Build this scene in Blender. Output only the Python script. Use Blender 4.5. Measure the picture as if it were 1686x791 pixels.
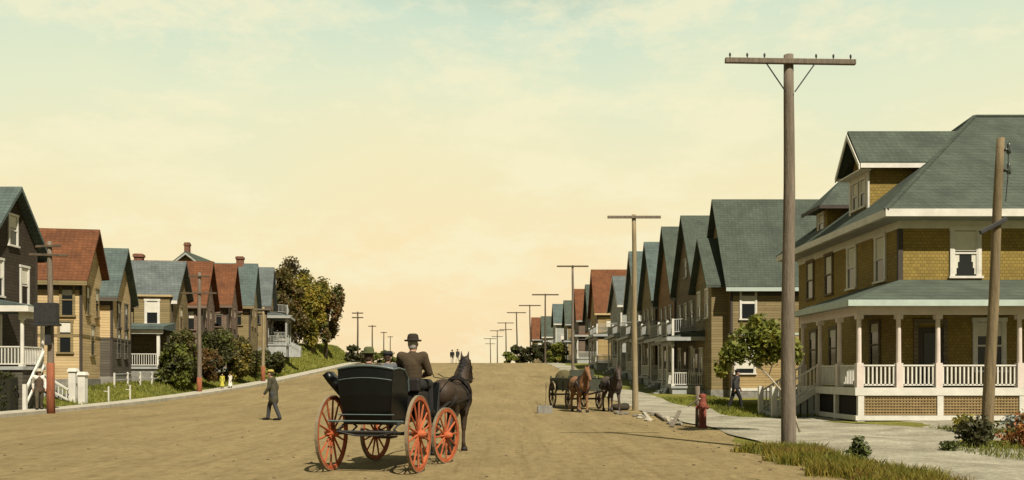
import bpy, bmesh, math, random
import numpy as np
from mathutils import Vector, Matrix
R = math.radians
rnd = random.Random(7)
S = bpy.context.scene
COL = S.collection
for o in list(bpy.data.objects):
    bpy.data.objects.remove(o)

# ------------------------------------------------------------------ camera
FPX, CX, CY, EYE = 1500.0, 830.0, 618.0, 1.55      # focal length and principal point in photo pixels
cam = bpy.data.cameras.new('camera')
cam.sensor_fit = 'HORIZONTAL'; cam.sensor_width = 36
cam.lens = 36*FPX/1686
cam.shift_x = (843-CX)/1686
cam.shift_y = (CY-395.5)/1686
cam.clip_start = 0.1; cam.clip_end = 5000
co = bpy.data.objects.new('camera', cam); COL.objects.link(co)
co.location = (0, 0, EYE); co.rotation_euler = (R(90), 0, 0)
S.camera = co

# ------------------------------------------------------------------ light
SUN_EL = 50.0
SH = Vector((-0.45, 0.893, 0)).normalized()        # the way shadows fall on the ground
EXPO = 0.7
w = bpy.data.worlds.new('World'); S.world = w; w.use_nodes = True
nt = w.node_tree; nt.nodes.clear()
def N(nt, t, **k):
    n = nt.nodes.new(t)
    for a, v in k.items(): setattr(n, a, v)
    return n
wo = N(nt, 'ShaderNodeOutputWorld'); bg = N(nt, 'ShaderNodeBackground'); bg.inputs[1].default_value = 0.1
sky = N(nt, 'ShaderNodeTexSky', sky_type='NISHITA'); sky.sun_disc = False
sky.sun_elevation = R(SUN_EL); sky.sun_rotation = math.atan2(-SH.x, -SH.y)
sky.air_density = 1.2; sky.dust_density = 3.0
tc = N(nt, 'ShaderNodeTexCoord'); sep = N(nt, 'ShaderNodeSeparateXYZ')
nt.links.new(tc.outputs['Generated'], sep.inputs[0])
def srgb(r, g, b, k=1.0):
    f = lambda c: (c/255/12.92 if c/255 <= .04045 else ((c/255+.055)/1.055)**2.4)*k
    return (f(r), f(g), f(b), 1)
ramp = N(nt, 'ShaderNodeValToRGB')
el = ramp.color_ramp.elements
stops = [(0.0, (252, 225, 178)), (.06, (253, 227, 179)), (.13, (252, 231, 182)), (.21, (246, 236, 192)),
         (.29, (232, 236, 201)), (.37, (211, 228, 204)), (.50, (150, 168, 150)), (1.0, (84, 98, 88))]  # top stops darkened above the view to lower the ambient light
while len(el) < len(stops): el.new(0.5)
for e, (p, c) in zip(el, stops): e.position = p; e.color = srgb(*c)
# slow unevenness of the air so the bands of colour are not straight
nz = N(nt, 'ShaderNodeTexNoise'); nz.inputs['Scale'].default_value = 3.2; nz.inputs['Detail'].default_value = 5
mad = N(nt, 'ShaderNodeMath', operation='MULTIPLY_ADD'); mad.inputs[1].default_value = 0.16
sub = N(nt, 'ShaderNodeMath', operation='SUBTRACT'); sub.inputs[1].default_value = 0.08
nt.links.new(tc.outputs['Generated'], nz.inputs['Vector'])
nt.links.new(nz.outputs['Fac'], mad.inputs[0]); nt.links.new(sep.outputs['Z'], sub.inputs[0]); nt.links.new(sub.outputs[0], mad.inputs[2])
nt.links.new(mad.outputs[0], ramp.inputs[0])
# cream cloud drifts
mp = N(nt, 'ShaderNodeMapping'); mp.inputs['Scale'].default_value = (3.0, 3.0, 7.5); mp.inputs['Location'].default_value = (3.3, 0.4, 1.7)
nt.links.new(tc.outputs['Generated'], mp.inputs[0])
cn = N(nt, 'ShaderNodeTexNoise'); cn.inputs['Scale'].default_value = 1.9; cn.inputs['Detail'].default_value = 9; cn.inputs['Roughness'].default_value = .68
nt.links.new(mp.outputs[0], cn.inputs['Vector'])
cr = N(nt, 'ShaderNodeValToRGB'); cr.color_ramp.elements[0].position = .47; cr.color_ramp.elements[1].position = .60
cr.color_ramp.elements[0].color = (0, 0, 0, 1); cr.color_ramp.elements[1].color = (.65, .65, .65, 1)
nt.links.new(cn.outputs['Fac'], cr.inputs[0])
cm = N(nt, 'ShaderNodeMixRGB'); cm.inputs[2].default_value = srgb(251, 243, 203)
nt.links.new(cr.outputs[0], cm.inputs[0]); nt.links.new(ramp.outputs[0], cm.inputs[1])
sc_ = N(nt, 'ShaderNodeMixRGB', blend_type='MULTIPLY'); sc_.inputs[0].default_value = 1
k_ = 10*2**(-EXPO)*1.0; sc_.inputs[2].default_value = (k_, k_, k_, 1)
gl = N(nt, 'ShaderNodeMapRange', interpolation_type='SMOOTHSTEP'); gl.inputs['From Min'].default_value = -.35; gl.inputs['From Max'].default_value = .80  # sky dimmed behind and beside the view, added to deepen the shade
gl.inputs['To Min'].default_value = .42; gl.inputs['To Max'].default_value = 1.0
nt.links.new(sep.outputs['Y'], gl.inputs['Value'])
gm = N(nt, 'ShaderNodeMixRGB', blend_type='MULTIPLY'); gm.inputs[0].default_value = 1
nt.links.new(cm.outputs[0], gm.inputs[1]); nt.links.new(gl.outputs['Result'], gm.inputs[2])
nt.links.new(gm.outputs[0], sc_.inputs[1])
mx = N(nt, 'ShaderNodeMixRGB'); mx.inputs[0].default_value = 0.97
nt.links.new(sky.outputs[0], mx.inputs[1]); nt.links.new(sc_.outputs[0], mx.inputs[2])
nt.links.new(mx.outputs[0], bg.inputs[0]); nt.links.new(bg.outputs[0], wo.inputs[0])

sun = bpy.data.lights.new('sun', 'SUN'); sun.energy = 5.0; sun.angle = R(0.6); sun.color = (1.0, .91, .76)
so = bpy.data.objects.new('sun', sun); COL.objects.link(so)
sd = Vector((SH.x*math.cos(R(SUN_EL)), SH.y*math.cos(R(SUN_EL)), -math.sin(R(SUN_EL))))
so.rotation_euler = sd.to_track_quat('-Z', 'Y').to_euler(); so.location = (20, -20, 40)
vs = S.view_settings; vs.view_transform = 'Standard'; vs.look = 'None'; vs.exposure = EXPO; vs.gamma = 1; vs.use_curve_mapping = False
S.render.engine = 'CYCLES'

# ------------------------------------------------------------------ helpers
def tag(o, label=None, cat=None, group=None, kind=None):
    if label: o['label'] = label
    if cat: o['category'] = cat
    if group: o['group'] = group
    if kind: o['kind'] = kind
    return o
def empty(name, loc, rz=0, label=None, cat=None, group=None):
    o = bpy.data.objects.new(name, None); COL.objects.link(o)
    o.empty_display_size = .3
    o.location = loc; o.rotation_euler = (0, 0, rz)
    return tag(o, label, cat, group)
def link_mesh(name, me, m, parent=None, smooth=False):
    o = bpy.data.objects.new(name, me); COL.objects.link(o)
    if m: me.materials.append(m)
    if parent: o.parent = parent
    if smooth:
        for p in me.polygons: p.use_smooth = True
    return o
class MB:
    def __init__(s): s.v = []; s.f = []
    def box(s, x0, x1, y0, y1, z0, z1):
        if x0 > x1: x0, x1 = x1, x0
        if y0 > y1: y0, y1 = y1, y0
        b = len(s.v)
        s.v += [(x0,y0,z0),(x1,y0,z0),(x1,y1,z0),(x0,y1,z0),(x0,y0,z1),(x1,y0,z1),(x1,y1,z1),(x0,y1,z1)]
        s.f += [[b+i for i in q] for q in ((0,3,2,1),(4,5,6,7),(0,1,5,4),(1,2,6,5),(2,3,7,6),(3,0,4,7))]
        return s
    def obox(s, o, U, V, Nn, u0, u1, v0, v1, n0, n1):
        o = Vector(o); b = len(s.v)
        for n in (n0, n1):
            for (u, v) in ((u0,v0),(u1,v0),(u1,v1),(u0,v1)):
                s.v.append(tuple(o+U*u+V*v+Nn*n))
        s.f += [[b+i for i in q] for q in ((0,3,2,1),(4,5,6,7),(0,1,5,4),(1,2,6,5),(2,3,7,6),(3,0,4,7))]
        return s
    def hexa(s, p):                        # 8 points: bottom ring then top ring
        b = len(s.v); s.v += [tuple(q) for q in p]
        s.f += [[b+i for i in q] for q in ((0,3,2,1),(4,5,6,7),(0,1,5,4),(1,2,6,5),(2,3,7,6),(3,0,4,7))]
        return s
    def poly(s, pts):
        b = len(s.v); s.v += [tuple(p) for p in pts]; s.f.append(list(range(b, b+len(pts)))); return s
    def prism(s, pts, d):                  # closed outline extruded by vector d
        b = len(s.v); n = len(pts); d = Vector(d)
        s.v += [tuple(p) for p in pts]+[tuple(Vector(p)+d) for p in pts]
        s.f.append([b+i for i in range(n)][::-1]); s.f.append([b+n+i for i in range(n)])
        for i in range(n): s.f.append([b+i, b+(i+1) % n, b+n+(i+1) % n, b+n+i])
        return s
    def bar(s, p, q, a, b_=None):          # square bar from p to q
        p = Vector(p); q = Vector(q); d = (q-p); L = d.length; d.normalize()
        up = Vector((0,0,1)) if abs(d.z) < .95 else Vector((0,1,0))
        U = d.cross(up).normalized(); V = U.cross(d)
        b_ = b_ or a
        return s.obox(p, U, V, d, -a/2, a/2, -b_/2, b_/2, 0, L)
    def tube(s, pts, rs, n=8, cap=True):
        pts = [Vector(p) for p in pts]
        if not hasattr(rs, '__len__'): rs = [rs]*len(pts)
        b = len(s.v); prevU = None
        for i, p in enumerate(pts):
            d = (pts[min(i+1, len(pts)-1)]-pts[max(i-1, 0)]).normalized()
            if prevU is None:
                up = Vector((0,0,1)) if abs(d.z) < .9 else Vector((1,0,0))
                U = d.cross(up).normalized()
            else:
                U = (prevU-d*prevU.dot(d)).normalized()
            prevU = U; V = d.cross(U)
            for k in range(n):
                a = 2*math.pi*k/n
                s.v.append(tuple(p+(U*math.cos(a)+V*math.sin(a))*rs[i]))
        for i in range(len(pts)-1):
            for k in range(n):
                s.f.append([b+i*n+k, b+i*n+(k+1) % n, b+(i+1)*n+(k+1) % n, b+(i+1)*n+k])
        if cap:
            s.f.append([b+k for k in range(n)][::-1]); s.f.append([b+(len(pts)-1)*n+k for k in range(n)])
        return s
    def lathe(s, prof, n=24, axis='z', c=(0,0,0)):   # prof: (radius, height) closed to the axis or a loop
        b = len(s.v); m = len(prof)
        for k in range(n):
            a = 2*math.pi*k/n; ca, sa = math.cos(a), math.sin(a)
            for (r, h) in prof:
                if axis == 'z': p = (r*ca, r*sa, h)
                else: p = (h, r*ca, r*sa)
                s.v.append((p[0]+c[0], p[1]+c[1], p[2]+c[2]))
        for k in range(n):
            for i in range(m-1):
                s.f.append([b+k*m+i, b+((k+1) % n)*m+i, b+((k+1) % n)*m+i+1, b+k*m+i+1])
        return s
    def build(s, name, m, parent=None, off=None, smooth=False, bevel=0):
        v = s.v
        if off is not None: v = [(a-off[0], b-off[1], c-off[2]) for a, b, c in v]
        me = bpy.data.meshes.new(name); me.from_pydata(v, [], s.f)
        bm = bmesh.new(); bm.from_mesh(me)
        bmesh.ops.remove_doubles(bm, verts=bm.verts, dist=1e-5)
        bmesh.ops.recalc_face_normals(bm, faces=bm.faces); bm.to_mesh(me); bm.free()
        o = link_mesh(name, me, m, parent, smooth)
        if bevel:
            md = o.modifiers.new('bevel', 'BEVEL'); md.width = bevel; md.segments = 2; md.limit_method = 'ANGLE'
        return o
ICO = {}
def ico(k):
    if k not in ICO:
        bm = bmesh.new(); bmesh.ops.create_icosphere(bm, subdivisions=k, radius=1)
        bm.verts.ensure_lookup_table()
        ICO[k] = (np.array([v.co[:] for v in bm.verts]), np.array([[v.index for v in f.verts] for f in bm.faces])); bm.free()
    return ICO[k]
TMP = bpy.data.scenes.new('scratch')
def blob(prims, name, m, parent, voxel=.012, smooth=4, dec=None):
    """smooth union of tapered capsules (p,q,r0,r1) and ellipsoids ('e',c,(rx,ry,rz)) into one closed surface"""
    VV = []; FF = []; nv = 0
    def put(k, c, r):
        nonlocal nv
        v, f = ico(k); VV.append(v*np.array(r)+np.array(c)); FF.append(f+nv); nv += len(v)
    for pr in prims:
        if pr[0] == 'e': put(3, tuple(pr[1]), pr[2])
        else:
            p, q, r0, r1 = Vector(pr[0]), Vector(pr[1]), pr[2], pr[3]
            n = min(max(2, int((q-p).length/(min(r0, r1)*.45))+1), 24)
            for i in range(n+1):
                t = i/n; rr = r0+(r1-r0)*t; put(2, tuple(p.lerp(q, t)), (rr, rr, rr))
    V = np.concatenate(VV); F = np.concatenate(FF)
    me = bpy.data.meshes.new('tmp'); me.from_pydata(V.tolist(), [], F.tolist())
    o = bpy.data.objects.new('tmp', me); TMP.collection.objects.link(o)
    md = o.modifiers.new('r', 'REMESH'); md.mode = 'VOXEL'; md.voxel_size = voxel; md.adaptivity = 0
    if smooth:
        sm = o.modifiers.new('s', 'SMOOTH'); sm.iterations = smooth; sm.factor = .5
    if dec:
        dm = o.modifiers.new('d', 'DECIMATE'); dm.ratio = dec
    vl = TMP.view_layers[0]; vl.update(); dg = vl.depsgraph
    nm = bpy.data.meshes.new_from_object(o.evaluated_get(dg))
    bpy.data.objects.remove(o); nm.name = name
    nm.materials.clear()
    return link_mesh(name, nm, m, parent, True)

# ------------------------------------------------------------------ materials
MC = {}
def base_mat(name):
    m = bpy.data.materials.new(name); m.use_nodes = True
    n = m.node_tree.nodes; return m, m.node_tree, n['Principled BSDF']
ALB = .80
def plain(name, col, rough=.8, var=.25, scale=3.0, bump=.15, metal=0, spec=.3, stretch=(1,1,1)):
    if name in MC: return MC[name]
    col = tuple(c*ALB for c in col)
    m, t, b = base_mat(name)
    tc = N(t, 'ShaderNodeTexCoord'); mp = N(t, 'ShaderNodeMapping'); mp.inputs['Scale'].default_value = stretch
    t.links.new(tc.outputs['Object'], mp.inputs[0])
    nz = N(t, 'ShaderNodeTexNoise'); nz.inputs['Scale'].default_value = scale; nz.inputs['Detail'].default_value = 7; nz.inputs['Roughness'].default_value = .65
    t.links.new(mp.outputs[0], nz.inputs['Vector'])
    r = N(t, 'ShaderNodeValToRGB'); e = r.color_ramp.elements
    e[0].position = .3; e[1].position = .7
    e[0].color = tuple(c*(1-var) for c in col)+(1,); e[1].color = tuple(min(1, c*(1+var)) for c in col)+(1,)
    t.links.new(nz.outputs['Fac'], r.inputs[0]); t.links.new(r.outputs[0], b.inputs['Base Color'])
    b.inputs['Roughness'].default_value = rough; b.inputs['Metallic'].default_value = metal
    b.inputs['Specular IOR Level'].default_value = spec
    if bump:
        bp = N(t, 'ShaderNodeBump'); bp.inputs['Strength'].default_value = bump; bp.inputs['Distance'].default_value = .03
        n2 = N(t, 'ShaderNodeTexNoise'); n2.inputs['Scale'].default_value = scale*7; n2.inputs['Detail'].default_value = 4
        t.links.new(mp.outputs[0], n2.inputs['Vector'])
        t.links.new(n2.outputs['Fac'], bp.inputs['Height']); t.links.new(bp.outputs[0], b.inputs['Normal'])
    MC[name] = m; return m
def courses(name, col, row=.14, wid=.22, contrast=.3, rough=.85, bump=.5, blotch=.25):
    """shingle or clapboard courses: rows follow the height, joints follow x+y"""
    if name in MC: return MC[name]
    col = tuple(c*ALB for c in col)
    m, t, b = base_mat(name)
    tc = N(t, 'ShaderNodeTexCoord'); sp = N(t, 'ShaderNodeSeparateXYZ'); cb = N(t, 'ShaderNodeCombineXYZ'); ad = N(t, 'ShaderNodeMath', operation='ADD')
    t.links.new(tc.outputs['Object'], sp.inputs[0]); t.links.new(sp.outputs[0], ad.inputs[0]); t.links.new(sp.outputs[1], ad.inputs[1])
    t.links.new(ad.outputs[0], cb.inputs[0]); t.links.new(sp.outputs[2], cb.inputs[1])
    br = N(t, 'ShaderNodeTexBrick'); br.offset = .5
    br.inputs['Scale'].default_value = 1; br.inputs['Brick Width'].default_value = wid; br.inputs['Row Height'].default_value = row
    br.inputs['Mortar Size'].default_value = row*.09; br.inputs['Mortar Smooth'].default_value = .3; br.inputs['Bias'].default_value = 0
    br.inputs['Color1'].default_value = tuple(min(1, c*(1+contrast*.55)) for c in col)+(1,)
    br.inputs['Color2'].default_value = tuple(c*(1-contrast*.55) for c in col)+(1,)
    br.inputs['Mortar'].default_value = tuple(c*(1-contrast*1.5) for c in col)+(1,)
    t.links.new(cb.outputs[0], br.inputs['Vector'])
    nz = N(t, 'ShaderNodeTexNoise'); nz.inputs['Scale'].default_value = .9; nz.inputs['Detail'].default_value = 8; nz.inputs['Roughness'].default_value = .7
    t.links.new(tc.outputs['Object'], nz.inputs['Vector'])
    r = N(t, 'ShaderNodeValToRGB'); e = r.color_ramp.elements; e[0].position = .3; e[1].position = .7
    e[0].color = (1-blotch, 1-blotch, 1-blotch*.9, 1); e[1].color = (1+blotch*.6, 1+blotch*.6, 1+blotch*.5, 1)
    t.links.new(nz.outputs['Fac'], r.inputs[0])
    mu = N(t, 'ShaderNodeMixRGB', blend_type='MULTIPLY'); mu.inputs[0].default_value = 1
    t.links.new(br.outputs['Color'], mu.inputs[1]); t.links.new(r.outputs[0], mu.inputs[2]); t.links.new(mu.outputs[0], b.inputs['Base Color'])
    b.inputs['Roughness'].default_value = rough; b.inputs['Specular IOR Level'].default_value = .25
    bp = N(t, 'ShaderNodeBump'); bp.inputs['Strength'].default_value = bump; bp.inputs['Distance'].default_value = .02; bp.invert = True
    t.links.new(br.outputs['Fac'], bp.inputs['Height']); t.links.new(bp.outputs[0], b.inputs['Normal'])
    MC[name] = m; return m
def leafy(name, cols, scale=.8, trans=.25):
    if name in MC: return MC[name]
    m, t, b = base_mat(name)
    g = N(t, 'ShaderNodeNewGeometry'); tc = N(t, 'ShaderNodeTexCoord')
    nz = N(t, 'ShaderNodeTexNoise'); nz.inputs['Scale'].default_value = scale; nz.inputs['Detail'].default_value = 3
    t.links.new(tc.outputs['Object'], nz.inputs['Vector'])
    ma = N(t, 'ShaderNodeMath', operation='MULTIPLY_ADD'); ma.inputs[1].default_value = .38
    mb = N(t, 'ShaderNodeMath', operation='MULTIPLY_ADD'); mb.inputs[1].default_value = 1.5; mb.inputs[2].default_value = -.44
    t.links.new(nz.outputs['Fac'], mb.inputs[0]); t.links.new(g.outputs['Random Per Island'], ma.inputs[0]); t.links.new(mb.outputs[0], ma.inputs[2])
    r = N(t, 'ShaderNodeValToRGB'); e = r.color_ramp.elements
    while len(e) < len(cols): e.new(.5)
    for i, c in enumerate(cols): e[i].position = .08+.84*i/(len(cols)-1); e[i].color = (*c, 1)
    t.links.new(ma.outputs[0], r.inputs[0]); t.links.new(r.outputs[0], b.inputs['Base Color'])
    b.inputs['Roughness'].default_value = .6; b.inputs['Specular IOR Level'].default_value = .25
    tr = N(t, 'ShaderNodeBsdfTranslucent'); mxs = N(t, 'ShaderNodeMixShader'); mxs.inputs[0].default_value = trans
    t.links.new(r.outputs[0], tr.inputs[0]); t.links.new(b.outputs[0], mxs.inputs[1]); t.links.new(tr.outputs[0], mxs.inputs[2])
    t.links.new(mxs.outputs[0], t.nodes['Material Output'].inputs[0])
    MC[name] = m; return m
def glass():
    if 'window glass' in MC: return MC['window glass']
    m, t, b = base_mat('window glass')
    b.inputs['Base Color'].default_value = (.012, .014, .014, 1); b.inputs['Roughness'].default_value = .12; b.inputs['Specular IOR Level'].default_value = .5
    MC['window glass'] = m; return m
def dirt():
    m, t, b = base_mat('packed dirt road')
    tc = N(t, 'ShaderNodeTexCoord')
    def noise(scale, st=(1,1,1), det=8, rough=.65):
        mp = N(t, 'ShaderNodeMapping'); mp.inputs['Scale'].default_value = st
        t.links.new(tc.outputs['Object'], mp.inputs[0])
        n = N(t, 'ShaderNodeTexNoise'); n.inputs['Scale'].default_value = scale; n.inputs['Detail'].default_value = det; n.inputs['Roughness'].default_value = rough
        t.links.new(mp.outputs[0], n.inputs['Vector']); return n.outputs['Fac']
    r = N(t, 'ShaderNodeValToRGB'); e = r.color_ramp.elements; e[0].position = .28; e[1].position = .72
    e[0].color = (.168, .129, .063, 1); e[1].color = (.252, .196, .100, 1)
    t.links.new(noise(.22, (1, .6, 1), 11, .75), r.inputs[0])
    rut = N(t, 'ShaderNodeValToRGB'); e = rut.color_ramp.elements; e[0].position = .32; e[1].position = .62
    e[0].color = (.66, .64, .60, 1); e[1].color = (1.08, 1.08, 1.06, 1)
    t.links.new(noise(.8, (1.3, .16, 1), 9, .72), rut.inputs[0])
    m1 = N(t, 'ShaderNodeMixRGB', blend_type='MULTIPLY'); m1.inputs[0].default_value = .6
    t.links.new(r.outputs[0], m1.inputs[1]); t.links.new(rut.outputs[0], m1.inputs[2])
    sp = N(t, 'ShaderNodeValToRGB'); e = sp.color_ramp.elements; e[0].position = .33; e[1].position = .55
    e[0].color = (.60, .58, .54, 1); e[1].color = (1.06, 1.06, 1.05, 1)
    t.links.new(noise(4.5, (1, .55, 1), 10, .8), sp.inputs[0])
    m2 = N(t, 'ShaderNodeMixRGB', blend_type='MULTIPLY'); m2.inputs[0].default_value = .9
    t.links.new(m1.outputs[0], m2.inputs[1]); t.links.new(sp.outputs[0], m2.inputs[2])
    tr = N(t, 'ShaderNodeValToRGB'); e = tr.color_ramp.elements; e[0].position = .30; e[1].position = .43
    e[0].color = (.66, .63, .58, 1); e[1].color = (1, 1, 1, 1)
    t.links.new(noise(2.1, (1.5, .035, 1), 3, .55), tr.inputs[0])
    m3 = N(t, 'ShaderNodeMixRGB', blend_type='MULTIPLY'); t.links.new(noise(.25, (1, .4, 1), 4), m3.inputs[0])
    t.links.new(m2.outputs[0], m3.inputs[1]); t.links.new(tr.outputs[0], m3.inputs[2])
    t.links.new(m3.outputs[0], b.inputs['Base Color']); b.inputs['Roughness'].default_value = .95; b.inputs['Specular IOR Level'].default_value = .1
    bp = N(t, 'ShaderNodeBump'); bp.inputs['Strength'].default_value = .8; bp.inputs['Distance'].default_value = .08
    ad = N(t, 'ShaderNodeMath', operation='ADD'); t.links.new(noise(5, (1, .5, 1), 8, .7), ad.inputs[0]); t.links.new(noise(1.0, (1.6, .08, 1), 4), ad.inputs[1])
    t.links.new(ad.outputs[0], bp.inputs['Height']); t.links.new(bp.outputs[0], b.inputs['Normal'])
    return m
def two_tone(name, c1, c2, scale, rough=.95, p0=.4, p1=.6, fine=None):
    m, t, b = base_mat(name)
    tc = N(t, 'ShaderNodeTexCoord')
    n = N(t, 'ShaderNodeTexNoise'); n.inputs['Scale'].default_value = scale; n.inputs['Detail'].default_value = 9; n.inputs['Roughness'].default_value = .7
    t.links.new(tc.outputs['Object'], n.inputs['Vector'])
    r = N(t, 'ShaderNodeValToRGB'); e = r.color_ramp.elements; e[0].position = p0; e[1].position = p1
    e[0].color = (*c1, 1); e[1].color = (*c2, 1)
    t.links.new(n.outputs['Fac'], r.inputs[0])
    n2 = N(t, 'ShaderNodeTexNoise'); n2.inputs['Scale'].default_value = fine or scale*18; n2.inputs['Detail'].default_value = 5
    t.links.new(tc.outputs['Object'], n2.inputs['Vector'])
    r2 = N(t, 'ShaderNodeValToRGB'); e = r2.color_ramp.elements; e[0].position = .3; e[1].position = .7
    e[0].color = (.68, .68, .68, 1); e[1].color = (1.15, 1.15, 1.15, 1); t.links.new(n2.outputs['Fac'], r2.inputs[0])
    mu = N(t, 'ShaderNodeMixRGB', blend_type='MULTIPLY'); mu.inputs[0].default_value = 1
    t.links.new(r.outputs[0], mu.inputs[1]); t.links.new(r2.outputs[0], mu.inputs[2]); t.links.new(mu.outputs[0], b.inputs['Base Color'])
    b.inputs['Roughness'].default_value = rough; b.inputs['Specular IOR Level'].default_value = .1
    bp = N(t, 'ShaderNodeBump'); bp.inputs['Strength'].default_value = .5; bp.inputs['Distance'].default_value = .03
    t.links.new(n2.outputs['Fac'], bp.inputs['Height']); t.links.new(bp.outputs[0], b.inputs['Normal'])
    return m
WHITE = plain('weathered white paint', (.62, .60, .53), .6, .14, 2.0, .1)
PINKW = plain('warm white paint', (.62, .54, .48), .6, .12, 2.0, .1)
GREYW = plain('grey painted wood', (.33, .34, .32), .7, .2, 2.0, .1)
TEALT = plain('pale teal fascia paint', (.40, .47, .42), .6, .12, 2.0, .1)
DARKT = plain('dark brown trim', (.05, .04, .03), .7, .2, 2.0, .1)
STONE = plain('foundation stone', (.22, .21, .18), .95, .35, 4.0, .6)
BLIND = plain('cream roller blind', (.62, .60, .50), .9, .1, 2.0, 0)
WOODG = plain('weathered grey pole wood', (.17, .14, .105), .95, .4, 2.0, .7, stretch=(6, 6, .5))
WOODT = plain('tan pole wood', (.27, .215, .125), .95, .35, 2.0, .7, stretch=(6, 6, .5))
WOODM = plain('brown pole wood', (.19, .145, .08), .95, .4, 2.0, .7, stretch=(6, 6, .5))
WOODB = plain('dark pole wood', (.10, .075, .05), .95, .35, 2.0, .5, stretch=(6, 6, .5))
REDB = plain('rust red pole paint', (.25, .085, .04), .9, .35, 3.0, .4, stretch=(4, 4, .7))
IRON = plain('dark iron', (.03, .03, .03), .55, .3, 6.0, .1)
CERAM = plain('insulator glass', (.06, .07, .06), .2, .1, 6.0, 0)
BARK = plain('bark', (.10, .075, .05), .95, .4, 5.0, .8, stretch=(3, 3, .6))
PALEB = plain('pale sapling bark', (.38, .34, .26), .95, .3, 5.0, .5)
ROOFG = courses('grey green roof shingle', (.066, .084, .064), .15, .22, .18, blotch=.36)
ROOFT = courses('teal slate roof shingle', (.088, .118, .108), .16, .24, .2, blotch=.36)
ROOFB = courses('blue grey roof shingle', (.115, .135, .13), .16, .24, .2, blotch=.36)
ROOFR = courses('rust red roof shingle', (.150, .057, .022), .16, .24, .24, blotch=.38)
ROOFP = courses('porch roof shingle', (.074, .094, .072), .14, .22, .18, blotch=.36)
MUST = courses('mustard wall shingle', (.265, .188, .045), .115, .15, .26, blotch=.2)
TANW = courses('tan clapboard', (.36, .26, .12), .15, 3.0, .28, blotch=.16)
OLIVE = courses('olive tan clapboard', (.235, .182, .088), .15, 3.0, .28, blotch=.16)
CREAMW = courses('cream clapboard', (.52, .39, .205), .15, 3.0, .22, blotch=.12)
UMBER = courses('umber clapboard', (.165, .13, .075), .15, 3.0, .28, blotch=.16)
ORANW = courses('orange tan clapboard', (.26, .15, .068), .15, 3.0, .25, blotch=.14)
MAUVE = courses('mauve brown clapboard', (.17, .12, .085), .15, 3.0, .28, blotch=.16)
BROWNW = courses('dark brown shingle wall', (.055, .043, .028), .14, .2, .35, blotch=.2)
GREYC = courses('grey brown clapboard', (.10, .088, .066), .15, 3.0, .28, blotch=.16)
PALEW = courses('pale grey clapboard', (.36, .37, .33), .15, 3.0, .2, blotch=.12)
BRICKC = courses('chimney brick', (.22, .10, .06), .075, .22, .4)
LATT = plain('tan lattice slat', (.26, .185, .085), .85, .2, 4, .1)
G = glass()

# ------------------------------------------------------------------ terrain
PY = [-400, 25, 40, 50, 60, 73, 90, 105, 117, 130, 150, 170, 200, 260, 400, 900, 4000]
PZ = [-1.0, 0, .04, .2, .5, 1.0, 1.85, 2.6, 3.1, 3.3, 3.45, 3.5, 3.4, 2.5, -4, -14, -30]
PY[0] = -400; PZ[0] = 0
def prof(y):
    return float(sum(np.interp(y+d, PY, PZ) for d in (-5, -2.5, 0, 2.5, 5))/5)
def sst(t): t = max(0, min(1, t)); return t*t*(3-2*t)
def gz(x, y):
    b = sst((-20.0-x)/3.2)*sst((y-81)/9)*(1-sst((y-122)/16))*2.3
    b += .75*sst((-19.6-x)/2.3)*sst((y-42.5)/3)*(1-sst((y-76)/9))
    wob = .05*math.sin(x*1.3+y*.7)*sst((abs(x+6.5)-13)/3)
    return prof(y)+b+wob
def ys_rows(y0, y1):
    out = []; y = y0
    while y < y1:
        out.append(y); y += .75 if y < 30 else 1.5 if y < 140 else 6 if y < 300 else 60
    out.append(y1); return out
def sheet(name, xs, ys, m, dz=0, label=None, kind='structure', cat=None):
    v = [(x, y, gz(x, y)+dz) for y in ys for x in xs]; n = len(xs); f = []
    for j in range(len(ys)-1):
        for i in range(n-1): f.append((j*n+i, j*n+i+1, (j+1)*n+i+1, (j+1)*n+i))
    me = bpy.data.meshes.new(name); me.from_pydata(v, [], f)
    o = link_mesh(name, me, m, None, True)
    return tag(o, label, cat, None, kind)
def strip(name, y0, y1, xl, xr, m, dz, nx=5, wall=0, label=None, kind='structure'):
    ys = ys_rows(y0, y1); v = []; f = []
    for y in ys:
        a, b = xl(y), xr(y)
        for i in range(nx+1):
            x = a+(b-a)*i/nx; v.append((x, y, gz(x, y)+dz))
    n = nx+1
    for j in range(len(ys)-1):
        for i in range(nx): f.append((j*n+i, j*n+i+1, (j+1)*n+i+1, (j+1)*n+i))
    if wall:
        for side in (0, nx):
            b0 = len(v)
            for j in range(len(ys)):
                p = v[j*n+side]; v.append((p[0], p[1], p[2]-wall))
            for j in range(len(ys)-1): f.append((j*n+side, (j+1)*n+side, b0+j+1, b0+j))
    me = bpy.data.meshes.new(name); me.from_pydata(v, [], f)
    bm = bmesh.new(); bm.from_mesh(me); bmesh.ops.recalc_face_normals(bm, faces=bm.faces); bm.to_mesh(me); bm.free()
    return tag(link_mesh(name, me, m, None, False), label, None, None, kind)
def jig(a, s, k):
    return lambda y: a+s*math.sin(y*.9+k)+s*.6*math.sin(y*2.7+k*2)
GRASSM = two_tone('lawn turf', (.085, .090, .018), (.165, .155, .032), .35, p0=.35, p1=.65)
DIRT = dirt()
GRAVEL = two_tone('pale gravel', (.19, .175, .128), (.31, .29, .22), .6, fine=14)
CURBM = plain('pale curb boards', (.40, .37, .29), .9, .25, 2.0, .3)
xs = [-900, -400, -150, -90, -60]+[-45+i for i in range(0, 28)]+[-16, -12, -6, 0, 5]+[6, 8, 10, 14, 20, 30, 45, 60, 90, 150, 400, 900]
ysg = [-300, -60, -20]+ys_rows(-6, 300)+[400, 600, 1000, 2000, 4000]
sheet('ground', xs, sorted(set(ysg)), GRASSM, -.03, 'rough grassy ground under the houses on both sides of the street')
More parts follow.
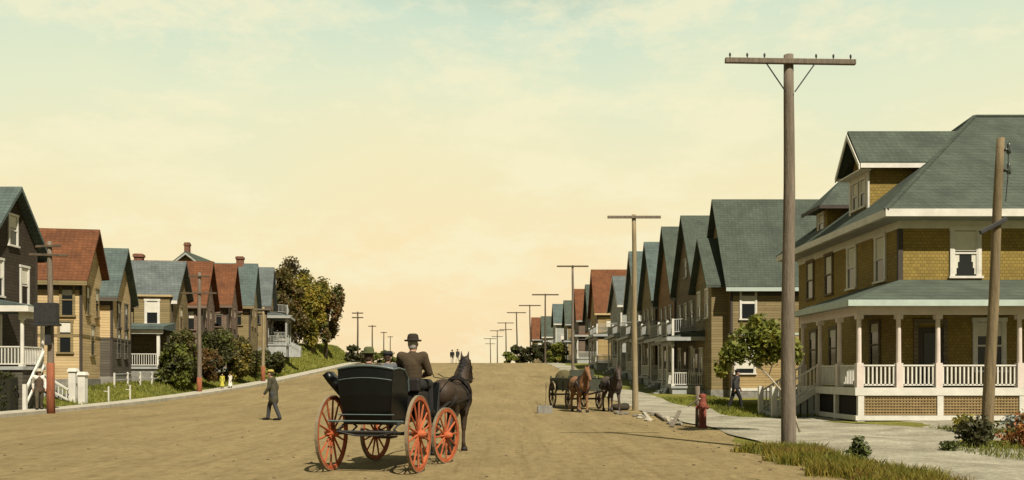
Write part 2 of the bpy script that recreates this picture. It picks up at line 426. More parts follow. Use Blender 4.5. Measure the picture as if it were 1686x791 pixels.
def drift(y): return -9.5*sst((y-95)/150)
strip('road', -8, 300, lambda y: -18.0+drift(y)+.12*math.sin(y*.3), lambda y: (5.35 if y < 19 else 5.35+.5*sst((y-19)/5))+.16*math.sin(y*.8)+.1*math.sin(y*2.3)+drift(y)*.9, DIRT, 0, 8,
      label='wide unpaved tan dirt street rising to a crest')
strip('pavement', 20, 140, lambda y: -19.35+drift(y), lambda y: -18.05+drift(y)+.02*math.sin(y), CURBM, .13, 2, .3, 'pale raised boardwalk along the left side of the street')
strip('path', 8, 33, lambda y: (4.9 if y < 10 else 5.3)+.7*sst((y-17)/6)+.15*math.sin(y), lambda y: 16.5+.2*math.sin(y*2), GRAVEL, .012, 8, label='pale gravel forecourt in front of the mustard house')
strip('path', 33, 62, lambda y: 5.85+.14*math.sin(y*1.1), lambda y: 8.75+.25*math.sin(y*.5), GRAVEL, .012, 4, label='pale gravel walk beside the right hand lawn')
strip('path', 62, 150, lambda y: 5.85+.14*math.sin(y*1.1)+drift(y)*.9, lambda y: 7.9+.2*math.sin(y*.5)+drift(y)*.9, GRAVEL, .012, 3, label='far gravel walk up the right side of the street')

# ------------------------------------------------------------------ house pieces
UZ = Vector((0, 0, 1))
def window(parent, o, U, Nn, w_, h, frame=WHITE, blind=.5, tw=.11, bars=0, name='window', sash=True):
    """o = centre of the sill on the wall face, U along the wall, Nn outward"""
    o = Vector(o); f = MB()
    hw = w_/2
    f.obox(o, U, UZ, Nn, -hw-tw, -hw, -.02, h, 0, .06); f.obox(o, U, UZ, Nn, hw, hw+tw, -.02, h, 0, .06)
    f.obox(o, U, UZ, Nn, -hw-tw-.03, hw+tw+.03, h, h+tw*1.25, 0, .075); f.obox(o, U, UZ, Nn, -hw-tw-.05, hw+tw+.05, -.1, -.02, 0, .11)
    if sash:
        f.obox(o, U, UZ, Nn, -hw, hw, h*.5-.03, h*.5+.03, .02, .05)
        f.obox(o, U, UZ, Nn, -hw, -hw+.05, -.02, h, .02, .045); f.obox(o, U, UZ, Nn, hw-.05, hw, -.02, h, .02, .045)
    for k in range(bars):
        u = -hw+w_*(k+1)/(bars+1); f.obox(o, U, UZ, Nn, u-.03, u+.03, -.02, h, .02, .048)
    fo = f.build(name, frame, parent)
    MB().obox(o, U, UZ, Nn, -hw+.001, hw-.001, -.019, h-.001, .003, .012).build('pane', G, fo)
    if blind:
        MB().obox(o, U, UZ, Nn, -hw+.05, hw-.05, h*(1-blind), h-.02, .0125, .018).build('blind', BLIND, fo)
    return fo
def railing(mb, p, q, h=.75, gap=.13, low=.1, bal=.035, top=.07):
    p = Vector(p); q = Vector(q)
    mb.bar(p+UZ*h, q+UZ*h, top, .05); mb.bar(p+UZ*low, q+UZ*low, .05, .05)
    n = max(1, int((q-p).length/gap))
    for i in range(n):
        a = p.lerp(q, (i+.5)/n); mb.box(a.x-bal/2, a.x+bal/2, a.y-bal/2, a.y+bal/2, a.z+low, a.z+h)
def house(name, label, X0, Y0, yaw, s, W, D, eave, ridge, wall, roof, lower=None, split=3.3, trim=WHITE, near=(), front=(), chim=None, wf=None,
          porch=None, ov=.4, group=None, gtrim=True, base=STONE, d0=0.0, upfront=None):
    z0 = gz(X0, Y0+W/2)
    r = empty(name, (X0, Y0, z0), R(yaw), label, 'house', group)
    e = eave-z0; rg = ridge-z0
    P = lambda d, y, z: Vector((s*d, y, z))
    U_f = Vector((0, 1, 0)); N_f = Vector((-s, 0, 0)); U_n = Vector((1, 0, 0)); N_n = Vector((0, -1, 0))
    zb = .35 if lower is None else split
    body = [P(d0, 0, zb), P(d0, W, zb), P(d0, W, e), P(d0, W/2, rg-.02), P(d0, 0, e)]
    MB().prism(body, (s*(D-d0), 0, 0)).build('wall', wall, r)
    if lower is not None:
        MB().box(s*(d0+.0), s*D, 0, W, .35, split).build('lower_wall', lower, r)
        MB().box(s*(d0-.03), s*(D+.03), -.03, W+.03, split-.06, split+.06).build('belt_board', trim, r)
    MB().box(s*(d0-.06), s*(D+.06), -.06, W+.06, -.8, .36).build('foundation', base, r)
    # roof: two slabs meeting on the ridge
    sl = (rg-e)/(W/2); t = .16; m = MB()
    a, b = d0-ov, D+ov
    for sg in (-1, 1):
        yc = W/2; ye = W/2+sg*(W/2+ov); ze = e-sl*ov
        prof_ = [P(a, yc, rg), P(a, ye, ze), P(a, ye, ze+t), P(a, yc, rg+t*1.25)]
        m.prism(prof_, (s*(b-a), 0, 0))
    m.build('roof', roof, r)
    f = MB()
    ze = e-sl*ov
    for sg in (-1, 1):
        ye = W/2+sg*(W/2+ov)
        f.box(s*(a+.02), s*(b-.02), ye-.02*sg, ye+sg*.035, ze-.12, ze+.1)
        if gtrim:   # barge boards up the gable
            q = [P(a-.03, W/2, rg-.2), P(a-.03, ye, ze-.16), P(a-.03, ye, ze+.06), P(a-.03, W/2, rg+.04)]
            f.prism(q, (s*.05, 0, 0))
    f.build('fascia', trim, r)
    MB().box(s*(d0-.025), s*D, -.025, 0, e-sl*ov-.35, e-sl*ov-.12).build('frieze', trim if gtrim else GREYC, r)
    for y in (0, W): MB().box(s*(d0-.03), s*(d0+.1), y-.03 if y == 0 else y-.1, y+.1 if y == 0 else y+.03, .361, e-.02).build('corner_board', trim if gtrim else DARKT, r)
    fit = lambda z, h: z if z < 2.6 and z+h < 3.4 else min(z, e-.55-h)
    for (d, z, w_, h, bl) in near: window(r, P(d, 0, fit(z, h)), U_n, N_n, w_, h, blind=bl, frame=wf or trim, tw=.08)
    for (y, z, w_, h, bl) in front: window(r, P(d0, y, z if z > 7 else fit(z, h)), U_f, N_f, w_, h, blind=bl, frame=wf or trim, tw=.08)
    if chim:
        cd, cy, ch = chim; zz = rg-abs(cy-W/2)*sl
        c = MB().box(s*cd-.3, s*cd+.3, cy-.3, cy+.3, zz-.5, ch-z0); c.box(s*cd-.37, s*cd+.37, cy-.37, cy+.37, ch-z0-.25, ch-z0-.05)
        c.build('chimney', BRICKC, r)
    if porch: street_porch(r, s, W, d0=d0, **porch)
    return r
def street_porch(r, s, W, y0=None, y1=None, depth=2.0, floor=.6, roofz=3.3, posts=3, balcony=False, roof=ROOFP, paint=WHITE, door=True, steps=True, d0=0.0, skirt=GREYW, fascia=None, rails=None):
    y0 = .1 if y0 is None else y0; y1 = W-.1 if y1 is None else y1
    X = lambda d: s*(d0+d)
    MB().box(X(-depth), X(-.003), y0, y1, floor-.14, floor).build('porch_floor', GREYW, r)
    MB().box(X(-depth+.08), X(-.07), y0+.08, y1-.08, -.5, floor-.142).build('porch_skirt', skirt, r)
    rf = MB().prism([(X(-depth-.3), y0-.25, roofz), (X(-.003), y0-.25, roofz), (X(-.003), y0-.25, roofz+.62), (X(-depth-.3), y0-.25, roofz+.2)], (0, y1-y0+.5, 0))
    rf.build('porch_roof', roof, r)
    f = MB().box(X(-depth-.34), X(-depth-.3), y0-.27, y1+.27, roofz-.04, roofz+.18)
    f.box(X(-depth+.02), X(-depth+.2), y0+.02, y1-.02, roofz-.26, roofz-.002)
    f.box(X(-depth-.3), X(-.004), y0-.29, y0-.25, roofz-.04, roofz+.2)
    f.build('porch_fascia', fascia or paint, r)
    ys = [y0+.12+(y1-y0-.24)*i/(posts-1) for i in range(posts)]
    for y in ys:
        p = MB().tube([(X(-depth+.11), y, floor), (X(-depth+.11), y, roofz-.26)], .075, 8)
        p.box(X(-depth+.11)-.1, X(-depth+.11)+.1, y-.1, y+.1, floor, floor+.12); p.box(X(-depth+.11)-.1, X(-depth+.11)+.1, y-.1, y+.1, roofz-.36, roofz-.262)
        p.build('porch_post', paint, r)
    def one(p, q, h=.8, nm='porch_railing'):
        rl = MB(); railing(rl, p, q, h); rl.build(nm, paint, r)
    for i in range(posts-1):
        if steps and i == posts//2 and posts > 2: continue
        one((X(-depth+.11), ys[i]+.08, floor), (X(-depth+.11), ys[i+1]-.08, floor))
    one((X(-depth+.2), ys[0], floor), (X(-.05), ys[0], floor)); one((X(-depth+.2), ys[-1], floor), (X(-.05), ys[-1], floor))
    if balcony:
        zt = roofz+.3
        for p, q in (((X(-depth+.1), y0, zt), (X(-depth+.1), y1, zt)), ((X(-depth+.1), y0, zt+.1), (X(-.03), y0, zt+.25)), ((X(-depth+.1), y1, zt+.1), (X(-.03), y1, zt+.25))):
            b = MB(); railing(b, p, q, .85); b.build('balcony_railing', rails or paint, r)
        for y in (y0, (y0+y1)/2, y1): MB().box(X(-depth+.1)-.07, X(-depth+.1)+.07, y-.07, y+.07, zt-.1, zt+1.0).build('balcony_post', paint, r)
    ym = (y0+y1)/2
    if steps:
        st = MB(); n = max(2, int(floor/.17))
        for i in range(n):
            st.box(X(-depth-.28*(i+1)), X(-depth-.28*i-.003), ym-.6, ym+.6, -.5, floor-.02-(i+1)*floor/(n+1))
        st.build('porch_steps', GREYW, r)
    if door:
        d = MB().box(X(-.05), X(-.002), ym-.5, ym+.5, floor+.001, floor+2.25).build('door', DARKT, r)
        MB().box(X(-.075), X(-.051), ym-.3, ym+.3, floor+1.1, floor+2.0).build('door_pane', G, d)
    for y in (y0+(ym-y0)*.4, y1-(y1-ym)*.4):
        window(r, (X(0), y, floor+.75), Vector((0, 1, 0)), Vector((-s, 0, 0)), .75, 1.5, frame=paint, blind=.35)

# ------------------------------------------------------------------ left row of houses
house('brown_house', 'dark brown shingled house with a teal roof and raised white porch at the left edge', -21.5, 37.8, 0, -1, 4.1, 9, 7.35, 9.6, BROWNW, ROOFT, ov=.42,
      front=[(2.05, 7.2, .62, 1.25, .4), (.9, 4.9, .6, 1.5, .5), (3.0, 4.7, .6, 1.6, .45)], near=[(2, 4.9, .8, 1.6, .5)], trim=DARKT, gtrim=False,
      wf=WHITE,
      porch=dict(y0=-.85, y1=1.0, depth=2.0, floor=1.85, roofz=4.1, posts=2, roof=ROOFT, skirt=GREYC, steps=False, door=False))
house('tan_house', 'pale tan house with a rust red roof behind the nearest left pole', -22.5, 48.5, 10, -1, 4.3, 9, 6.9, 9.45, CREAMW, ROOFR, split=2.7, lower=CREAMW, trim=OLIVE,
      near=[(.7, 4.7, .62, 1.6, .35), (.8, 1.8, .62, 1.6, .35), (2.6, 4.7, .6, 1.5, .4)], front=[(1.2, 4.7, .6, 1.5, .4), (3.0, 4.7, .6, 1.5, .4), (2.1, 1.7, .7, 1.6, .4)], gtrim=False)
house('cream_house', 'cream house with a grey lower storey and teal roof, beside the pale tan house', -22.5, 52.3, 10, -1, 4.6, 10, 6.35, 8.95, CREAMW, ROOFT, lower=GREYC, split=2.55, trim=GREYC,
      front=[(1.5, 4.3, .6, 1.4, .4), (1.5, 1.5, .65, 1.6, .3), (3.3, 4.3, .6, 1.4, .4), (3.3, 1.5, .65, 1.6, .3)], gtrim=False, chim=(7.5, 2.3, 9.6))
hD = house('grey_roofed_house', 'olive house with a blue grey roof and a small teal porch on its side', -22.2, 61, 8, -1, 5.2, 7.6, 6.8, 9.3, OLIVE, ROOFB, trim=WHITE,
      near=[(4.6, 4.2, .5, 1.5, .3)], front=[(2.6, 4.2, .8, 1.5, .4), (2.6, 1.4, .8, 1.5, .4)], wf=OLIVE, gtrim=False)
# side porch of the grey roofed house, towards the viewer
pz = 0
m = MB().box(-2.9, -.1, -3.2, -.07, 0.55, .7); m.build('porch_floor', GREYW, hD)
MB().box(-2.8, -.2, -3.1, -.08, -.9, .548).build('porch_skirt', STONE, hD)
MB().prism([(-3.2, -3.5, 3.05), (-3.2, -.03, 3.05), (-3.2, -.03, 3.65), (-3.2, -3.5, 3.25)], (3.4, 0, 0)).build('porch_roof', ROOFT, hD)
MB().box(-3.1, .1, -3.3, -3.15, 2.78, 3.048).build('porch_fascia', WHITE, hD)
for (x, y) in ((-2.75, -3.1), (-.2, -3.1), (-.2, -.3)):
    MB().box(x-.09, x+.09, y-.09, y+.09, 0.7, 2.78).build('porch_post', WHITE, hD)
rl = MB(); railing(rl, (-2.7, -3.1, .7), (-.3, -3.1, .7), .8, .14); rl.build('porch_railing', WHITE, hD); rl = MB(); railing(rl, (-.2, -3.0, .7), (-.2, -.4, .7), .8, .14); rl.build('porch_railing', WHITE, hD)
house('mauve_house', 'mauve brown house with a rust red roof behind the second left pole', -22.0, 66.4, 8, -1, 4.9, 9, 7.0, 9.95, MAUVE, ROOFR, trim=MAUVE,
      near=[(.9, 4.2, .75, 1.55, .5), (2.8, 4.2, .7, 1.5, .4)], front=[(1.4, 4.3, .6, 1.5, .4), (3.3, 4.3, .6, 1.5, .4)], gtrim=False, chim=(5, 2.4, 10.6))
house('mauve_house', 'farther mauve brown house with a rust red roof, against the slate gabled house', -22.0, 72.6, 8, -1, 4.9, 9, 7.5, 10.5, MAUVE, ROOFR, trim=MAUVE,
      near=[(.7, 4.3, .5, 1.5, .4), (1.8, 4.3, .5, 1.5, .4)], front=[(1.4, 4.3, .6, 1.5, .4), (3.3, 4.3, .6, 1.5, .4)], gtrim=False)
house('slate_gabled_house', 'olive house with a steep teal roof and brick chimney next to the mauve houses', -22.2, 79.6, 8, -1, 4.9, 9, 8.0, 11.4, OLIVE, ROOFT, trim=OLIVE,
      near=[(1.0, 4.3, .6, 1.5, .4), (2.6, 4.3, .6, 1.5, .4)], front=[(1.4, 4.3, .6, 1.5, .4), (3.3, 4.3, .6, 1.5, .4)], gtrim=False, chim=(1.2, 2.5, 12.2))
house('slate_gabled_house', 'olive house with a blue grey roof at the foot of the grassy bank', -22.5, 86.6, 8, -1, 5.0, 9, 8.5, 11.9, OLIVE, ROOFB, trim=GREYC,
      near=[(1.0, 4.3, .6, 1.5, .4)], front=[(1.4, 4.3, .6, 1.5, .4), (3.3, 4.3, .6, 1.5, .4)], gtrim=False,
      porch=dict(depth=1.8, floor=.7, roofz=3.2, roof=ROOFB, paint=PALEW, posts=3))
house('grey_house', 'grey brown house half hidden by the tall trees on the bank', -24.6, 96, 8, -1, 6.0, 9, 10.3, 12.6, GREYC, ROOFB, trim=PALEW,
      near=[(1.0, 3.6, .6, 1.4, .4)], front=[(1.4, 4.3, .6, 1.5, .4), (4.0, 4.3, .6, 1.5, .4)], porch=dict(depth=1.8, floor=.7, roofz=3.1, roof=ROOFB, paint=PALEW, posts=4, balcony=True))
# the house behind the row: only its gable and chimney rise over the roofs
hb = house('back_house', 'olive house behind the left row, only its gable and tall chimney showing', -39.0, 104, 90, -1, 5.6, 9, 13.0, 15.2, OLIVE, ROOFG, trim=PALEW, ov=.5)
hb.rotation_euler = (0, 0, R(-90)); hb.location = (-37.6, 100, gz(-37, 100))
MB().box(-1, -.5, 2.3, 2.85, 9.3, 11.55).box(-1.06, -.44, 2.24, 2.91, 11.2, 11.4).build('chimney', BRICKC, hb)

bay = MB().box(-2.3, -.05, -.65, -.003, 3.3, 5.35).build('bay_window', OLIVE, hD)
MB().box(-2.45, .1, -.8, -.003, 5.351, 5.46).build('bay_cornice', CREAMW, bay)
MB().box(-2.35, 0, -.7, -.003, 3.2, 3.299).build('bay_sill', CREAMW, bay)
window(bay, (-1.15, -.65, 3.6), Vector((1, 0, 0)), Vector((0, -1, 0)), .75, 1.45, blind=.5)
# ------------------------------------------------------------------ right row of houses
RP = dict(depth=2.0, floor=.55, roofz=3.35, posts=3, balcony=True, fascia=GREYW, rails=GREYW)
h2 = house('gabled_house', 'tan gabled house with a broad grey roof, next to the mustard house', 12.2, 53, 0, 1, 6.4, 14, 7.15, 12.2, OLIVE, ROOFG, lower=TANW, split=3.6, trim=TEALT, wf=WHITE, d0=1.0,
           near=[(2.0, 4.75, .85, 1.75, .5), (1.8, 1.35, 1.1, 1.6, .85), (6.5, 4.75, .8, 1.6, .4), (9.5, 1.4, .8, 1.6, .4)], gtrim=False)
# lower front wing of the same house
wz = 7.15-h2.location.z; wr = 9.75-h2.location.z
MB().prism([(0, .6, .35), (0, 5.0, .35), (0, 5.0, wz), (0, 2.8, wr-.02), (0, .6, wz)], (1.4, 0, 0)).build('front_wing', OLIVE, h2)
MB().box(-.05, .95, .55, 5.05, -.6, .349).build('wing_foundation', STONE, h2)
MB().box(.97, 14, -.085, -.061, .30, .46).build('water_table', WHITE, h2)
m = MB(); sl = (wr-wz)/2.2
for sg in (-1, 1):
    ye = 2.8+sg*2.6; ze = wz-sl*.4
    m.prism([(-.4, 2.8, wr), (-.4, ye, ze), (-.4, ye, ze+.16), (-.4, 2.8, wr+.2)], (4.0, 0, 0))
m.build('wing_roof', ROOFG, h2)
for y in (1.7, 3.9): window(h2, (0, y, 4.7), Vector((0, 1, 0)), Vector((-1, 0, 0)), .7, 1.6)
street_porch(h2, 1, 6.4, y0=2.6, y1=6.3, **RP)
house('gabled_house', 'dull tan house with a steep grey gable and balcony rail, second of the right row', 12.7, 60, 0, 1, 7.2, 12, 7.7, 12.5, UMBER, ROOFG, trim=GREYW, gtrim=False,
      near=[(1.6, 4.5, .7, 1.6, .5)], front=[(1.6, 4.3, .8, 1.6, .4), (3.6, 4.3, .8, 1.6, .4), (5.6, 4.3, .8, 1.6, .4), (3.6, 7.8, .7, 1.2, .4)], porch=RP)
house('gabled_house', 'orange tan house with a steep grey gable and balcony, third of the right row', 12.7, 67.8, 0, 1, 7.2, 12, 7.75, 13.0, ORANW, ROOFG, trim=GREYW, gtrim=False,
      near=[(1.6, 4.5, .7, 1.6, .5)], front=[(1.6, 4.3, .8, 1.6, .4), (3.6, 4.3, .8, 1.6, .4), (5.6, 4.3, .8, 1.6, .4)], porch=RP)
house('gabled_house', 'olive house with a steep teal gable and balcony, fourth of the right row', 12.6, 75.8, 0, 1, 7.6, 12, 7.95, 13.0, OLIVE, ROOFT, trim=GREYW, gtrim=False,
      near=[(1.6, 4.5, .7, 1.6, .5)], front=[(1.6, 4.3, .8, 1.6, .4), (3.8, 4.3, .8, 1.6, .4), (5.8, 4.3, .8, 1.6, .4)], porch=RP)
house('gabled_house', 'pale house with a teal gable behind the second right pole', 12.5, 84.6, 0, 1, 8, 12, 8.3, 13.4, PALEW, ROOFT, trim=WHITE,
      near=[(1.6, 4.5, .7, 1.6, .5)], front=[(1.6, 4.3, .8, 1.6, .4), (4, 4.3, .8, 1.6, .4), (6.2, 4.3, .8, 1.6, .4)], porch=RP)
house('pale_house', 'pale grey house with a low blue grey roof and tall white porch', 12.3, 96, 0, 1, 9, 10, 9.1, 12.3, PALEW, ROOFB, trim=WHITE,
      near=[(1.2, 4.0, .7, 1.6, .5)], front=[(2, 4.0, .8, 1.6, .4), (6.5, 4.0, .8, 1.6, .4)], porch=dict(RP, depth=2.6, posts=4))
house('red_roofed_house', 'tan house with a tall rust red roof and red porch roof, uphill on the right', 12.0, 117.5, 0, 1, 9, 12, 9.9, 15.5, TANW, ROOFR, trim=CREAMW, gtrim=False,
      near=[(1.6, 3.8, .8, 1.6, .5)], front=[(2, 4.0, .8, 1.6, .4), (6.5, 4.0, .8, 1.6, .4)], porch=dict(RP, roof=ROOFR, balcony=False, depth=2.6))
house('gabled_house', 'narrow grey gabled house just beyond the tall red roof', 12.3, 130, 0, 1, 8, 10, 10.2, 14.7, GREYC, ROOFG, trim=PALEW,
      front=[(2, 4.0, .8, 1.6, .4), (6, 4.0, .8, 1.6, .4)], porch=dict(RP, balcony=False))
house('red_roofed_house', 'small brown house with a rust red roof behind the third right pole', 11.6, 142, 0, 1, 8.5, 10, 10.4, 15.2, MAUVE, ROOFR, trim=PALEW, gtrim=False,
      front=[(2, 4.0, .8, 1.6, .4), (6, 4.0, .8, 1.6, .4)], porch=dict(RP, balcony=False))
house('gabled_house', 'tan house with a grey green gable low between the brown and the pale bluish houses', 10.9, 157, 0, 1, 8.5, 10, 10.6, 14.6, OLIVE, ROOFG, trim=PALEW,
      near=[(1.4, 4.0, .8, 1.6, .5)], front=[(2, 4.0, .8, 1.6, .4), (6, 4.0, .8, 1.6, .4)], porch=dict(RP, balcony=False))
house('pale_house', 'low pale house, second from the far end of the right row', 8.0, 185, 0, 1, 8.5, 10, 9.6, 13.6, PALEW, ROOFG, trim=WHITE,
      near=[(1.4, 4.0, .8, 1.6, .5)], front=[(2, 3.8, .8, 1.5, .4), (6, 3.8, .8, 1.5, .4)], porch=dict(RP, balcony=False))
house('pale_house', 'pale bluish house with a teal roof near the top of the street', 9.7, 171, 0, 1, 9.5, 10, 11.4, 15.1, PALEW, ROOFT, trim=WHITE,
      near=[(1.4, 4.0, .8, 1.6, .5)], front=[(2, 4.0, .8, 1.6, .4), (6, 4.0, .8, 1.6, .4)], porch=dict(RP, balcony=True))
house('red_roofed_house', 'farthest right house, tan with a rust red roof above the bushes', 6.4, 198, 0, 1, 9, 10, 9.6, 14.2, TANW, ROOFR, trim=PALEW, gtrim=False,
      near=[(1.4, 4.0, .8, 1.6, .5)], front=[(2, 3.8, .8, 1.5, .4), (6, 3.8, .8, 1.5, .4)])

# ------------------------------------------------------------------ the mustard corner house with the wrap-around porch
OFF = (14.1, 32.5, 0)
big = empty('corner_house', OFF, 0, 'large mustard shingled house with grey hip roof, dormers and a white wraparound porch', 'house')
XE, YB = 30.0, 43.6
MB().box(14.1, XE, 32.5, YB, 1.0, 7.2).build('wall', MUST, big, OFF)
MB().box(14.04, XE+.06, 32.44, YB+.06, -.4, 1.0).build('foundation', STONE, big, OFF)
m = MB(); e0, e1, f0, f1 = 13.3, XE+.8, 31.7, YB+.8; ym = (f0+f1)/2; run = ym-f0; zt, zr = 7.30, 12.35
m.v = [(e0,f0,zt),(e1,f0,zt),(e1,f1,zt),(e0,f1,zt),(e0+run,ym,zr),(e1-run,ym,zr)]
m.f = [[0,1,5,4],[1,2,5],[2,3,4,5],[3,0,4],[0,3,2,1]]
m.build('roof', ROOFG, big, OFF)
hp = MB()
for (a, b) in ((0, 4), (3, 4), (1, 5), (2, 5), (4, 5)):
    hp.bar(Vector(m.v[a])+UZ*.02, Vector(m.v[b])+UZ*.02, .16, .08)
hp.build('ridge_caps', ROOFG, big, OFF)
f = MB()
f.box(e0+.1, e1-.1, f0+.1, f1-.1, 7.06, 7.297)                           # soffit
f.build('soffit', GREYW, big, OFF)
f = MB()
f.box(e0-.03, e1+.03, f0-.03, f0+.097, 7.08, 7.34); f.box(e0-.03, e1+.03, f1-.097, f1+.03, 7.08, 7.34)
f.box(e0-.03, e0+.097, f0+.0975, f1-.0975, 7.08, 7.34); f.box(e1-.097, e1+.03, f0+.0975, f1-.0975, 7.08, 7.34)
f.build('fascia', WHITE, big, OFF)
f = MB(); f.box(14.06, XE, 32.455, 32.5, 6.78, 7.058); f.box(14.055, 14.1, 32.5, YB, 6.78, 7.058); f.build('frieze', WHITE, big, OFF)
f = MB(); f.box(14.05, 14.22, 32.47, 32.499, 4.8, 6.78); f.box(14.07, 14.099, 32.501, 32.65, 4.8, 6.78); f.build('corner_boards', DARKT, big, OFF)
rel = lambda x, y, z: (x-OFF[0], y-OFF[1], z)
NX, NY, UX, UY = Vector((-1,0,0)), Vector((0,-1,0)), Vector((1,0,0)), Vector((0,1,0))
def curtained(o, U, Nn, w_, h):
    fo = window(big, o, U, Nn, w_, h, blind=.45, tw=.13)
    c = MB(); o = Vector(o)
    for sg in (-1, 1):   # tied-back curtains
        for k in range(3):
            u0 = sg*(w_/2-.06-.05*k); v1 = h*(.52)-.02; v0 = .05+.22*k
            c.obox(o, U, UZ, Nn, min(u0, u0-sg*.05), max(u0, u0-sg*.05), v0, v1, .0125, .0165)
    c.build('curtain', BLIND, fo)
curtained(rel(16.45, 32.5, 5.1), UX, NY, .86, 1.6)
curtained(rel(21.2, 32.5, 5.1), UX, NY, .86, 1.6); curtained(rel(26, 32.5, 5.1), UX, NY, .86, 1.6)
for y in (34.1, 36.9, 39.5, 41.9): window(big, rel(14.1, y, 5.1), UY, NX, .78, 1.6, blind=.5, tw=.12, frame=WHITE if y < 38 else UMBER)  # far frames in umber: dimness of the shaded wall put into their colour
# ground floor openings on the porch
for x in (17.3, 23.0): window(big, rel(x, 32.5, 1.75), UX, NY, .95, 1.7, blind=.3, tw=.12)
d = MB().box(14.75, 15.65, 32.45, 32.498, 1.13, 3.25).build('door', DARKT, big, OFF)
MB().box(14.95, 15.45, 32.43, 32.449, 1.9, 3.05).build('door_pane', G, d, OFF)
fr = MB().box(14.6, 14.748, 32.44, 32.497, 1.13, 3.4).box(15.652, 15.8, 32.44, 32.497, 1.13, 3.4).box(14.6, 15.8, 32.44, 32.497, 3.401, 3.55).build('door_frame', UMBER, big, OFF)  # umber frame colour stands in for the shade inside the porch
for y in (34.6, 39.0, 41.5): window(big, rel(14.1, y, 1.9), UY, NX, .8, 1.6, blind=.2, tw=.1, frame=UMBER)  # frames coloured dark to imitate the porch and side wall shade
# dormers
dm = MB().prism([(14.45, 36.1, 7.6), (14.45, 37.9, 7.6), (14.45, 37.9, 9.8), (14.45, 37.0, 10.95), (14.45, 36.1, 9.8)], (3.6, 0, 0)).build('dormer', MUST, big, OFF)
m = MB(); sl = 1.55/1.25
for sg in (-1, 1):
    ye = 37+sg*1.3
    m.prism([(13.95, 37, 11.28), (13.95, ye, 9.78), (13.95, ye, 9.92), (13.95, 37, 11.46)], (4.8, 0, 0))
m.build('dormer_roof', ROOFG, dm, OFF)
t_ = MB()
for sg in (-1, 1):
    ye = 37+sg*1.3
    t_.box(13.97, 18, ye-.02, ye+.02, 9.68, 9.86); t_.prism([(13.9, 37, 11.13), (13.9, ye, 9.63), (13.9, ye, 9.83), (13.9, 37, 11.33)], (.045, 0, 0))
    t_.box(14.38, 14.449, 37+sg*.9-.08, 37+sg*.9+.08, 8.1, 9.75)
t_.box(13.98, 14.449, 35.85, 38.15, 9.62, 9.675); t_.box(14.4, 14.449, 36.1, 37.9, 9.4, 9.62)
t_.build('dormer_trim', WHITE, dm, OFF)
for y in (36.6, 37.4):
    fo = window(dm, rel(14.45, y, 8.35), UY, NX, .5, 1.05, blind=.45, tw=.07)
dm = MB().box(14.4, 17.0, 40.6, 42.0, 7.6, 9.1).build('dormer', MUST, big, OFF)
m = MB(); m.v = [(13.9,40.05,9.0),(17.6,40.05,9.0),(17.6,42.55,9.0),(13.9,42.55,9.0),(15.3,41.3,10.45),(17.6,41.3,10.45)]
m.f = [[0,1,5,4],[1,2,5],[2,3,4,5],[3,0,4],[0,3,2,1]]
m.build('dormer_roof', ROOFG, dm, OFF)
MB().box(13.87, 17.5, 40.02, 40.05, 8.88, 9.04).box(13.87, 13.9, 40.05, 42.55, 8.88, 9.04).build('dormer_trim', DARKT, dm, OFF)
window(dm, rel(14.4, 41.3, 8.1), UY, NX, .6, .7, blind=.4, tw=.09)
# porch
PX0, PYF, PYB = 11.6, 30.0, 35.9
MB().box(PX0, XE, PYF, 32.497, .98, 1.11).box(PX0, 14.097, 32.4975, PYB, .98, 1.11).build('porch_floor', GREYW, big, OFF)
f = MB()
f.box(PX0-.06, XE, PYF-.06, PYF-.002, .88, 1.14); f.box(PX0-.06, PX0-.002, PYF, PYB, .88, 1.14)
f.box(PX0-.04, XE, PYF-.05, PYF+.06, .06, .22); f.box(PX0-.04, PX0+.06, PYF+.07, PYB, .06, .22)
f.build('porch_beam', WHITE, big, OFF)
m = MB(); a0, b0 = PX0-.4, PYF-.4; zE, zW = 3.95, 4.95
m.v = [(a0,b0,zE),(XE,b0,zE),(XE,32.497,zW),(14.097,32.497,zW),(a0,PYB+.3,zE),(14.097,PYB+.3,zW),
       (a0,b0,zE-.05),(XE,b0,zE-.05),(XE,32.497,zE-.05),(14.097,32.497,zE-.05),(a0,PYB+.3,zE-.05),(14.097,PYB+.3,zE-.05)]
m.f = [[0,1,2,3],[0,3,5,4],[6,9,8,7],[6,10,11,9],[0,6,7,1],[0,4,10,6],[4,5,11,10],[1,7,8,2],[3,2,8,9],[5,3,9,11]]
m.build('porch_roof', ROOFP, big, OFF)
f = MB()
f.box(a0-.03, XE, b0-.04, b0-.002, 3.8, 4.0); f.box(a0-.04, a0-.002, b0, PYB+.33, 3.8, 4.0)
f.build('porch_fascia', TEALT, big, OFF)
f = MB(); f.box(a0, XE, b0+.001, 32.49, 3.84, 3.898); f.box(a0, 14.09, 32.491, PYB+.25, 3.84, 3.898); f.build('porch_ceiling', GREYW, big, OFF)
f = MB(); f.box(PX0+.02, XE, PYF+.04, PYF+.24, 3.55, 3.838); f.box(PX0+.04, PX0+.24, PYF+.242, PYB, 3.55, 3.838); f.build('porch_lintel', PINKW, big, OFF)
px = [PX0+.14, 14.35, 17.05, 19.75, 22.45, 25.2, 28]; py = [31.9, 33.85, PYB-.12]
def post(x, y, m_=PINKW):
    p = MB().tube([(x, y, 1.11), (x, y, 3.55)], [.085, .07], 10)
    p.box(x-.11, x+.11, y-.11, y+.11, 1.11, 1.95); p.box(x-.11, x+.11, y-.11, y+.11, 3.4, 3.549)
    p.build('porch_post', m_, big, OFF)
for x in px: post(x, PYF+.14)
for y in py: post(PX0+.14, y)
post(13.05, PYF+.14)
